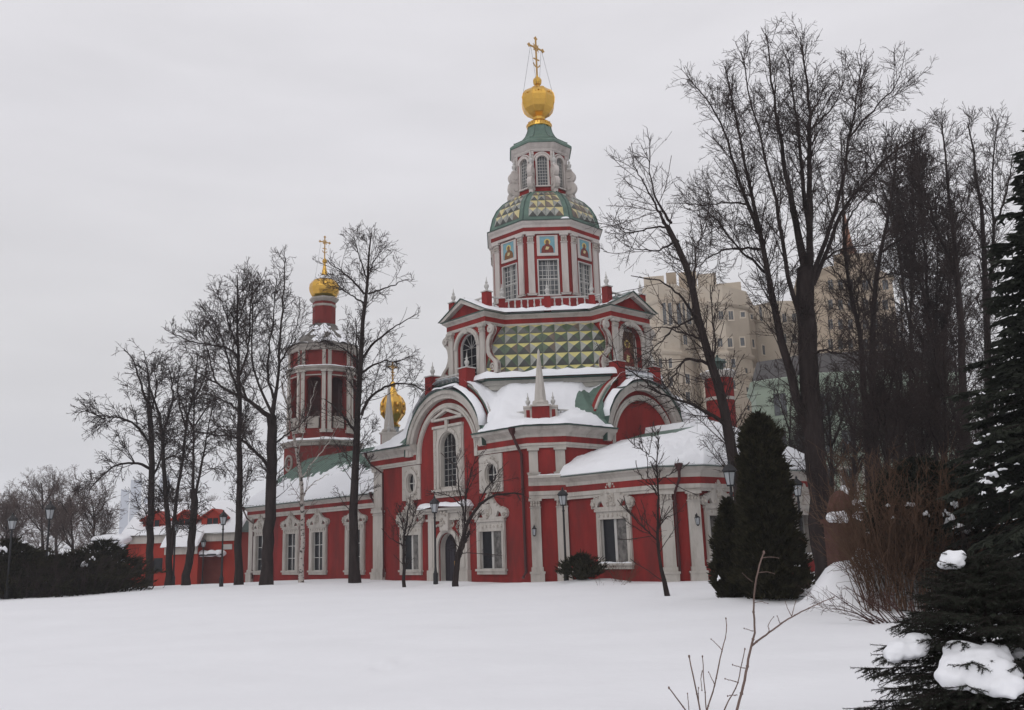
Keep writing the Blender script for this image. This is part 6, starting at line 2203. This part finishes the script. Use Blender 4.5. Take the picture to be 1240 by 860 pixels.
def leafy(name, px, D, prof, label, cat, n=9000, seed=1, core=.62, mats=(BARK, THUJAM), up=.9, L=(.1, .24), W=(.035, .07), group=None, lean=0, clump=.2, loc=None):
    """Dense evergreen: trunk, an added light-blocking core and thousands of small sprays through an uneven outline."""
    base = loc if loc is not None else gz(gpos(px, D))
    root = empty(name, base, 0, label, cat, group)
    r = np.random.default_rng(seed)
    P = np.array(prof)            # (radius, z)
    H = P[:, 1].max()
    mb = MB(); mb.tube([(0, 0, -.2), (0, 0, H * .5), (0, 0, H * .9)], [.1, .07, .02], 8)
    mb.build('trunk', mats[0], root)
    core = shell_core([(a * core, b * .95) for a, b in prof], 18, seed)
    core.build('inner_twigs', mats[1], root)  # closed filler added to block light through the foliage
    # sample heights weighted by radius
    zz = np.linspace(P[:, 1].min(), H, 200)
    rr = np.interp(zz, P[:, 1], P[:, 0])
    w = rr + .08; w /= w.sum()
    z = r.choice(zz, n, p=w) + r.normal(size=n) * .03
    a = r.random(n) * 2 * pi
    R = np.interp(z, P[:, 1], P[:, 0])
    # clumps: the outline swells and sinks
    cl = np.array([fbm(float(cos(t) * 3 + seed), float(sin(t) * 3), float(q * 2.6), 3) for t, q in zip(a, z)])
    rad = R * (1 + clump * cl) * (.62 + .38 * r.random(n) ** .45)
    C = np.stack([rad * np.cos(a) + lean * z, rad * np.sin(a), z], 1)
    A = unit(np.stack([np.cos(a), np.sin(a), np.full(n, up)], 1) * np.array([1, 1, 1]) + r.normal(size=(n, 3)) * .35)
    link('foliage', spray_mesh('foliage', C, A, W[0] + (W[1] - W[0]) * r.random(n), L[0] + (L[1] - L[0]) * r.random(n), r, mats[1], 3), root)
    return root, base
def snow_at(root, pxs, D, name='snow_clump', toward=.0):
    """Snow caught on a shrub or tree, measured in the photo: (column, row, width px, height px)."""
    base = root.location
    for px, py, w, h in pxs:
        c = at(px, py, D - toward) - Vector(base)
        s = D / 1124.0
        rx, rz = w * s / 2, h * s / 2
        k = max(4, int(w / 3))
        bl = []
        for i in range(k):
            t = -1 + 2 * (i + random.random()) / k
            q = sqrt(max(.1, 1 - t * t))
            bl.append((c.x + t * rx * .8, c.y + random.uniform(-.5, .5) * rx * .6, c.z - abs(t) * rz * .3 + random.uniform(-.35, .35) * rz, rx * random.uniform(.26, .42) * (.6 + .4 * q), max(.02, rz * random.uniform(.45, .75)) * (.6 + .4 * q)))
        snow_blob(name, bl, root, max(.012, rx * .11))

def stem_bush(name, px, D, label, n, h, spread, seed, m, lean=.35, base_r=.5, levels=2, r0=.014, cat='bush', elong=1.0, twr=.004, per=2.2, h0=.45, ang=35, bl=(.3, .5)):
    base = gz(gpos(px, D))
    root = empty(name, base, 0, label, cat)
    G = Grow(seed)
    r = G.r
    npt = 9
    P = np.empty((n, npt, 3)); 
    a = r.random(n) * 2 * pi; q = np.sqrt(r.random(n))
    P[:, 0] = np.stack([q * np.cos(a) * base_r * elong, q * np.sin(a) * base_r, np.full(n, -.15)], 1)
    d = unit(np.stack([np.cos(a) * lean * q * elong, np.sin(a) * lean * q, np.ones(n)], 1) + r.normal(size=(n, 3)) * .14)
    L = h * (h0 + (1 - h0) * r.random(n))
    for k in range(1, npt):
        d = unit(d + r.normal(size=(n, 3)) * .07 + np.stack([np.cos(a), np.sin(a), np.zeros(n)], 1) * spread * .05)
        P[:, k] = P[:, k - 1] + d * (L / (npt - 1))[:, None]
    R = r0 * (1 - .75 * np.linspace(0, 1, npt))[None, :] * (.6 + .7 * r.random(n))[:, None]
    link('stems', tubes_mesh([(P, R, 5)], 'stems', m), root)
    P1, R1 = G.children(P, R, per, .2, ang, (bl[0] * h, bl[1] * h), 6, .14, .15, .7, .008, twr)
    gr = [(P1, R1, 4)]
    if levels > 1:
        P2, R2 = G.children(P1, R1, per * 1.6, .1, 38, (.1 * h, .28 * h), 4, .15, .08, .7, .006, twr)
        gr.append((P2, R2, 3))
    link('twigs', tubes_mesh(gr, 'twigs', m), root)['kind'] = 'stuff'
    return root
thuja, tb_ = leafy('thuja', 931, 29.3, [(.7, .02), (.88, .4), (.9, .9), (.84, 1.4), (.74, 2.1), (.66, 2.8), (.61, 3.5), (.56, 4.2), (.48, 4.8), (.34, 5.2), (.17, 5.42), (.03, 5.55)],
                   'tall dark pointed thuja standing in the snow in front of the apse', 'conifer', n=20000, seed=4, L=(.12, .3), W=(.03, .07), clump=.5)
thj2, _ = leafy('thuja', 884, 30.4, [(.42, .02), (.56, .5), (.54, 1.0), (.44, 1.7), (.32, 2.3), (.18, 2.75), (.04, 3.05)],
                'small ragged thuja leaning against the left side of the tall pointed thuja', 'conifer', n=8000, seed=6, clump=.5)
snow_at(thj2, [(888, 629, 7, 5), (884, 667, 5, 9), (866, 664, 10, 8), (884, 705, 6, 10)], 30.6)
snow_at(thuja, [(965, 684, 8, 5), (870, 700, 5, 8)], 28.6)
bx_, _ = leafy('boxwood', 703, 46.6, [(.4, .0), (.7, .3), (.75, .6), (.45, .95), (.05, 1.2)], 'small dark evergreen bush at the foot of the church corner', 'bush', n=1800, seed=9, clump=1.6, L=(.12, .4))
LEFTB = ([
        (14, 60, 3.1, 1.9, 'dark evergreen bush at the left picture edge', [(4, 664, 12, 9), (30, 656, 6, 4)]),
        (48, 63, 2.5, 1.6, 'dark evergreen bush behind the second lamp post', [(36, 668, 9, 5), (62, 652, 9, 6), (60, 671, 6, 6)]),
        (92, 61, 2.3, 1.8, 'lower dark evergreen bush with a round snow clump', [(81, 661, 9, 8), (102, 683, 9, 8), (74, 668, 8, 5), (112, 676, 7, 5)]),
        (124, 64, 3.0, 1.7, 'dark bush against the left end of the gatehouse', []),
        ])
for i, (px, D, h, r_, lab, sn) in enumerate(LEFTB):
    o, _ = leafy('evergreen_bush', px, D, [(r_ * .8, -.6), (r_, .6), (r_ * .95, h * .4), (r_ * .75, h * .65), (r_ * .4, h * .85), (.1, h)], lab, 'bush', n=5500, seed=20 + i, core=.42, clump=1.7, L=(.25, .7), W=(.05, .1), group='dark bushes before the gatehouse', up=.6)
    snow_at(o, sn, D - 1.5)
for i, (px, D, lab) in enumerate([(30, 58.5, 'bare twiggy bush among the dark shrubs left of the second lamp'), (74, 59, 'bare twiggy bush right of the second lamp'), (112, 60, 'bare brown bush before the dark evergreen at the gatehouse end'), (140, 66, 'bare brown bush below the gatehouse side canopy')]):
    stem_bush('bare_bush', px, D, lab, 45, 3.2, .8, 120 + i, TWIG, lean=.5, base_r=1.4, r0=.018, twr=.007, per=1.6)
yew, _ = leafy('yew', 1122, 27.5, [(1.0, .1), (1.5, .8), (1.45, 1.6), (1.0, 2.3), (.5, 2.7), (.1, 2.9)], 'dark spreading yew with snow patches behind the red-brown bush', 'bush', n=12000, seed=33, clump=.7, L=(.1, .28), W=(.03, .06), mats=(BARK, NEEDLE), up=.2)
snow_at(yew, [(1103, 610, 15, 8), (1155, 608, 11, 14), (1122, 622, 10, 9), (1152, 630, 18, 16), (1166, 640, 26, 15), (1146, 620, 10, 10), (1075, 612, 8, 5), (1082, 627, 5, 6)], 26.0)

# ---- spruces
def needle_shoots(S, E_, r, per_m, nl, m, name, wire=.004):
    """Shoots from S to E_: a thin stem with real needles set round it."""
    d = E_ - S
    L = np.linalg.norm(d, axis=1)
    cnt = np.maximum(6, (L * per_m).astype(int))
    idx = np.repeat(np.arange(len(S)), cnt)
    t = r.random(len(idx))
    t[::9] = 1.0
    T = unit(d)[idx]
    p = S[idx] + d[idx] * t[:, None]
    perp = unit(np.cross(T, unit(r.normal(size=(len(idx), 3)))))
    nd = unit(perp * 1.0 + T * .75)
    ln = nl * (.7 + .5 * r.random(len(idx)))
    side = unit(np.cross(nd, T)) * (nl * .085)
    V = np.stack([p - side, p + side, p + nd * ln[:, None]], 1).reshape(-1, 3)
    F = np.arange(len(idx) * 3).reshape(-1, 3)
    return np_mesh(name, V, F, m)
def spruce(name, px, D, H, rad, label, seed, whorl, nbr, shoot, per_m, nl, trunk_r, z0=.15, off=(0, 0), droop=.35, side=.16, skip=None, fat=1.0, blade=0):
    g = gpos(px, D)
    base = gz(g)
    root = empty(name, base, 0, label, 'spruce tree')
    r = np.random.default_rng(seed)
    mb = MB(); mb.tube([(0, 0, -.2), (0, 0, H * .5), (0, 0, H)], [trunk_r, trunk_r * .6, .01], 8); mb.build('trunk', BARK, root)
    PB, RB, S, E_ = [], [], [], []
    z = z0
    while z < H * .97:
        q = (z - z0) / (H - z0)
        R = rad(q)
        n = nbr + int(r.integers(-1, 2))
        a0 = r.random() * 6.28
        for k in range(n):
            a = a0 + 2 * pi * k / n + r.normal() * .15
            L = R * (.8 + .3 * r.random())
            npt = 7
            t = np.linspace(0, 1, npt)
            dr = droop * (1 - q * .9)
            up0 = .15 + .5 * q
            zz = z + L * (up0 * t - (dr + up0 * .7) * t ** 2 + .22 * t ** 3)
            wob = r.normal(size=npt) * .02 * L
            pts = np.stack([np.cos(a) * L * t - np.sin(a) * wob, np.sin(a) * L * t + np.cos(a) * wob, zz], 1)
            if skip and skip(pts): continue
            PB.append(pts); RB.append(np.linspace(trunk_r * .3 * (1 - q * .6), .004, npt))
            # side twigs
            m_ = int(L / side) + 2
            for i in range(m_):
                tt = .18 + .82 * (i + r.random() * .6) / m_
                tt = min(tt, 1)
                j = min(npt - 2, int(tt * (npt - 1)))
                f = tt * (npt - 1) - j
                p = pts[j] * (1 - f) + pts[j + 1] * f
                dirb = unit(pts[j + 1] - pts[j])
                for sg in (-1, 1):
                    sd = np.array([-np.sin(a), np.cos(a), 0]) * sg
                    ln = shoot * (1.15 - .55 * tt) * (.7 + .6 * r.random()) * min(1, L / .6)
                    dv = unit(dirb * .75 + sd * .8 + np.array([0, 0, -.25 + .15 * r.normal()]))
                    e = p + dv * ln
                    S.append(p); E_.append(e)
                    # sub shoots
                    for w in range(2):
                        s2 = p + dv * ln * (.3 + .3 * w)
                        d2 = unit(dv * .7 + unit(np.cross(dv, np.array([0, 0, 1.]))) * (1 if w else -1) * .7 + np.array([0, 0, -.2]) + r.normal(size=3) * .12)
                        S.append(s2); E_.append(s2 + d2 * ln * .55)
            S.append(pts[-2]); E_.append(pts[-1] + unit(pts[-1] - pts[-2]) * shoot * .5)
        z += whorl * (.75 + .5 * r.random())
    S.append(np.array([0, 0, H * .9])); E_.append(np.array([0, 0, H]))
    S, E_ = np.array(S), np.array(E_)
    link('branches', tubes_mesh([(np.array(PB), np.array(RB), 4), (np.stack([S, E_], 1), np.full((len(S), 2), .0035 * fat), 3)][:1 if blade else 2], 'branches', BARK), root)
    if blade:
        dv = E_ - S
        Ls = np.linalg.norm(dv, axis=1)
        link('needles', spray_mesh('needles', S, unit(dv), blade * (.7 + .6 * r.random(len(S))), Ls * 1.15, r, NEEDLE, 2), root)
    else:
        link('needles', needle_shoots(S, E_, r, per_m, nl, NEEDLE, 'needles'), root)
    return root
big = spruce('great_spruce', 1392, 25, 13.4, lambda q: 4.9 * (1 - q) ** .95 + .12, 'great dark spruce cut by the right picture edge', 61, .25, 10, .5, 62, .055, .2, z0=.5, droop=.55, side=.145, fat=2, blade=.095)
copy_tree(big, gz(gpos(1318, 35)), 1.1, .78, 'second dark spruce standing behind the great spruce')
snow_at(big, [(1196, 527, 14, 5), (1184, 536, 10, 7), (1211, 535, 10, 4), (1178, 566, 8, 4), (1200, 574, 16, 9), (1214, 568, 12, 6), (1195, 583, 14, 6), (1227, 596, 9, 5), (1191, 597, 6, 7), (1232, 562, 9, 4), (1190, 476, 8, 3)], 22.2)
fs_ = spruce('young_spruce', 1180, 9.6, 1.62, lambda q: 1.22 * (1 - q) ** .75 + .14, 'small young spruce in the foreground, weighed down by thick snow clumps', 67, .11, 9, .24, 300, .027, .035, z0=.08, droop=.38, side=.075)
def snow_drape(root, D, quad, r, n, name='snow_clump', seed=0, fringe=6):
    """Thick soft snow lying over spruce boughs: quad corners in the photo (tl, tr, br, bl) with distance offsets."""
    base = Vector(root.location)
    rn = random.Random(seed)
    Q = [at(px, py, D + dd) - base for px, py, dd in quad]
    P = lambda u, v: (Q[0] * (1 - u) + Q[1] * u) * (1 - v) + (Q[3] * (1 - u) + Q[2] * u) * v
    bl = []
    for i in range(n):
        u, v = rn.random(), rn.random() ** .9
        p = P(u, v)
        e = min(u, 1 - u, v, 1 - v)
        s = r * (.65 + .6 * min(1, e * 4)) * rn.uniform(.85, 1.15)
        bl.append((p.x, p.y + rn.uniform(-.3, .3) * r, p.z + rn.uniform(-.15, .15) * r, s, s * .8))
    for i in range(fringe):
        u = (i + rn.uniform(.2, .8)) / fringe
        L = rn.uniform(.0, .2)
        for k in range(3):
            p = P(u, 1.0 + L * k / 3)
            s = r * (.6 - .12 * k)
            bl.append((p.x, p.y, p.z, s, s * .9))
    return snow_blob(name, bl, root, r * .16)
snow_drape(fs_, 9.6, [(1150, 782, -.55), (1216, 788, -.5), (1236, 838, -.95), (1138, 826, -.95)], .105, 90, seed=3)
snow_drape(fs_, 9.6, [(1084, 778, -.35), (1124, 772, -.3), (1116, 790, -.5), (1072, 798, -.55)], .075, 34, seed=5, fringe=4)
snow_drape(fs_, 9.6, [(1146, 671, -.1), (1162, 671, -.1), (1168, 682, -.22), (1138, 686, -.22)], .062, 22, seed=8, fringe=2)
snow_drape(fs_, 9.6, [(1226, 786, -.1), (1250, 790, -.1), (1252, 798, -.2), (1226, 796, -.2)], .05, 12, seed=9, fringe=2)
snow_drape(fs_, 9.6, [(1140, 746, -.05), (1168, 744, -.05), (1168, 754, -.1), (1142, 756, -.1)], .04, 10, seed=10, fringe=0)

# ---- bare bushes
stem_bush('red_twig_bush', 1088, 26.0, 'big bare red-brown bush with fine upright twigs behind the young spruce', 260, 4.1, .2, 71, REDTWIG, lean=.16, base_r=.85, elong=1.35, ang=22, bl=(.18, .36), r0=.012, twr=.0042, per=2.6, h0=.35)
stem_bush('thicket_bush', 1100, 21.8, 'low bare bush with dark red arching stems in front of the snow bank', 60, 1.5, 2.0, 72, mat('dark_red_stems', (.055, .025, .021), bump=0, rough=.9), lean=.9, base_r=.6, elong=1.5, r0=.016, per=3.0)
stem_bush('thicket_bush', 1158, 25.5, 'bare grey-brown bush between the yew and the great spruce', 60, 3.2, .9, 73, TWIG, lean=.4, base_r=.8, r0=.014)
stem_bush('small_shrub', 752, 46.2, 'low bare reddish shrub against the apse wall', 36, 1.5, 1.2, 74, REDTWIG, lean=.6, base_r=.35, r0=.009, twr=.005)
stem_bush('dry_stalks', 725, 44.5, 'few dry stalks sticking out of the snow before the apse', 10, .8, 1.6, 75, REDTWIG, lean=.8, base_r=1.0, r0=.008, levels=1, twr=.005)
stem_bush('drooping_shrub', 1014, 25.6, 'thin pale twigs arching over the snow bank', 34, 1.3, 3.0, 76, mat('snow_bank_twigs', (.085, .05, .042), bump=0, rough=.9), lean=.9, base_r=.5, r0=.006, twr=.0035, levels=2)
# low fence at far left, half buried
a, b = gpos(60, 66), gpos(150, 68)
o = empty('low_fence', gz(a), atan2(b.y - a.y, b.x - a.x), 'low grey fence half buried in snow behind the left bushes', 'fence')
Lf = (b - a).length
mb = MB(); mb.box(0, Lf, -.02, .02, .5, .58); mb.build('rail', PALETWIG, o)
mb = MB(); mb.box(0, Lf, -.02, .02, .15, .23); mb.build('rail', PALETWIG, o)
for i in range(6):
    mb = MB(); mb.box(i * Lf / 5 - .05, i * Lf / 5 + .05, -.05, .05, -.6, .75); mb.build('post', PALETWIG, o)

# ---- twiggy shrub in the foreground
DFG = 6.6
base = gz(gpos(868, DFG))
tw = empty('twiggy_shrub', base, 0, 'thin leafless twigs standing up from the snow at the bottom of the picture', 'shrub')
STEMS = [
 ([(880, 900), (892, 860), (901, 829), (905, 803.7), (910, 780.7), (915, 764), (912.6, 742), (912.6, 722), (916.4, 696), (920, 682), (925, 669)], 1.75, .8, 0),
 ([(909.5, 783), (920, 774), (933, 765), (946, 755), (958.6, 747), (974, 739), (989, 732), (998, 728), (1010, 723)], 1.15, .45, .5),
 ([(852, 885), (856, 858.7), (866.5, 829), (870, 806), (874, 787), (880.6, 768), (879, 749)], 1.1, .5, .2),
 ([(854, 900), (848.6, 860), (841, 827), (834.5, 795)], 1.2, .7, -.1),
 ([(856, 900), (855, 857), (852, 819), (850.6, 795)], 1.0, .5, -.2),
 ([(850, 890), (830.7, 860), (820, 846), (810, 833)], 1.0, .6, -.3),
 ([(866, 890), (876.7, 860), (886, 842), (894.6, 827), (898, 806), (902, 786)], 1.0, .5, .1),
 ([(906, 810), (896, 808), (887, 805)], .6, .4, 0), ([(894.6, 827), (886, 824), (878, 822)], .6, .4, 0), ([(893, 842), (886, 842), (881, 843)], .6, .4, 0),
 ([(874, 787), (868, 780), (861, 774)], .5, .35, 0), ([(914, 765), (907, 763), (901, 761)], .5, .35, 0), ([(958.6, 747), (954, 738), (951, 729)], .5, .3, .3),
 ([(958.6, 746), (961, 737), (963.7, 728)], .5, .3, .3), ([(932, 766), (929.5, 757), (937, 747)], .6, .3, .2), ([(945, 756), (942, 748), (941, 746)], .5, .3, .2),
 ([(917, 694), (928, 692), (938, 695)], .45, .25, .1), ([(922, 676), (932, 674), (943, 676)], .45, .25, .1), ([(913, 730), (922, 728), (930, 731)], .4, .25, 0),
 ([(911, 705), (904, 699), (899, 694)], .4, .25, 0), ([(989, 732), (995, 735), (1003, 738)], .4, .25, .5), ([(866, 830), (861, 820), (858, 814)], .5, .35, .1),
 ([(850.5, 812), (848, 820), (850, 836)], .5, .4, -.1), ([(835, 862), (833, 848), (832.5, 840)], .5, .4, -.2), ([(848, 862), (845.5, 846), (846, 833)], .5, .4, -.1)]
for lst, r0, r1, dd in STEMS:
    pts = [at(px, py, DFG + dd * i / (len(lst) - 1)) - base for i, (px, py) in enumerate(lst)]
    if lst[0][1] > 880: pts = [Vector((0 + random.uniform(-.08, .08), random.uniform(-.08, .08), -.1))] + pts[1:] if False else [pts[0] + Vector((0, .0, -.3))] + pts
    n = max(8, len(pts) * 3)
    s = DFG / 1124.0
    q, rd_ = resample(pts, list(np.linspace(r0 * s, r1 * s, len(pts))), n)
    q[1:-1] += np.random.default_rng(int(lst[0][0])).normal(size=(n - 2, 3)) * .0012
    mb = MB()
    mb.tube([tuple(v) for v in q], list(rd_), 6)
    for t in range(2, n, 4):
        mb.ball(tuple(q[t]), rd_[t] * 1.5, 6)
    mb.ball(tuple(q[-1]), rd_[-1] * 2.0, 6, rz=rd_[-1] * 3)
    mb.build('stem', PALETWIG, tw, smooth=True)
print('objects', len(bpy.data.objects), 'tris', sum(sum(len(p.vertices) - 2 for p in m.polygons) if len(m.polygons) < 3000 else len(m.polygons) * (len(m.loops) // len(m.polygons) - 2) for m in bpy.data.meshes))
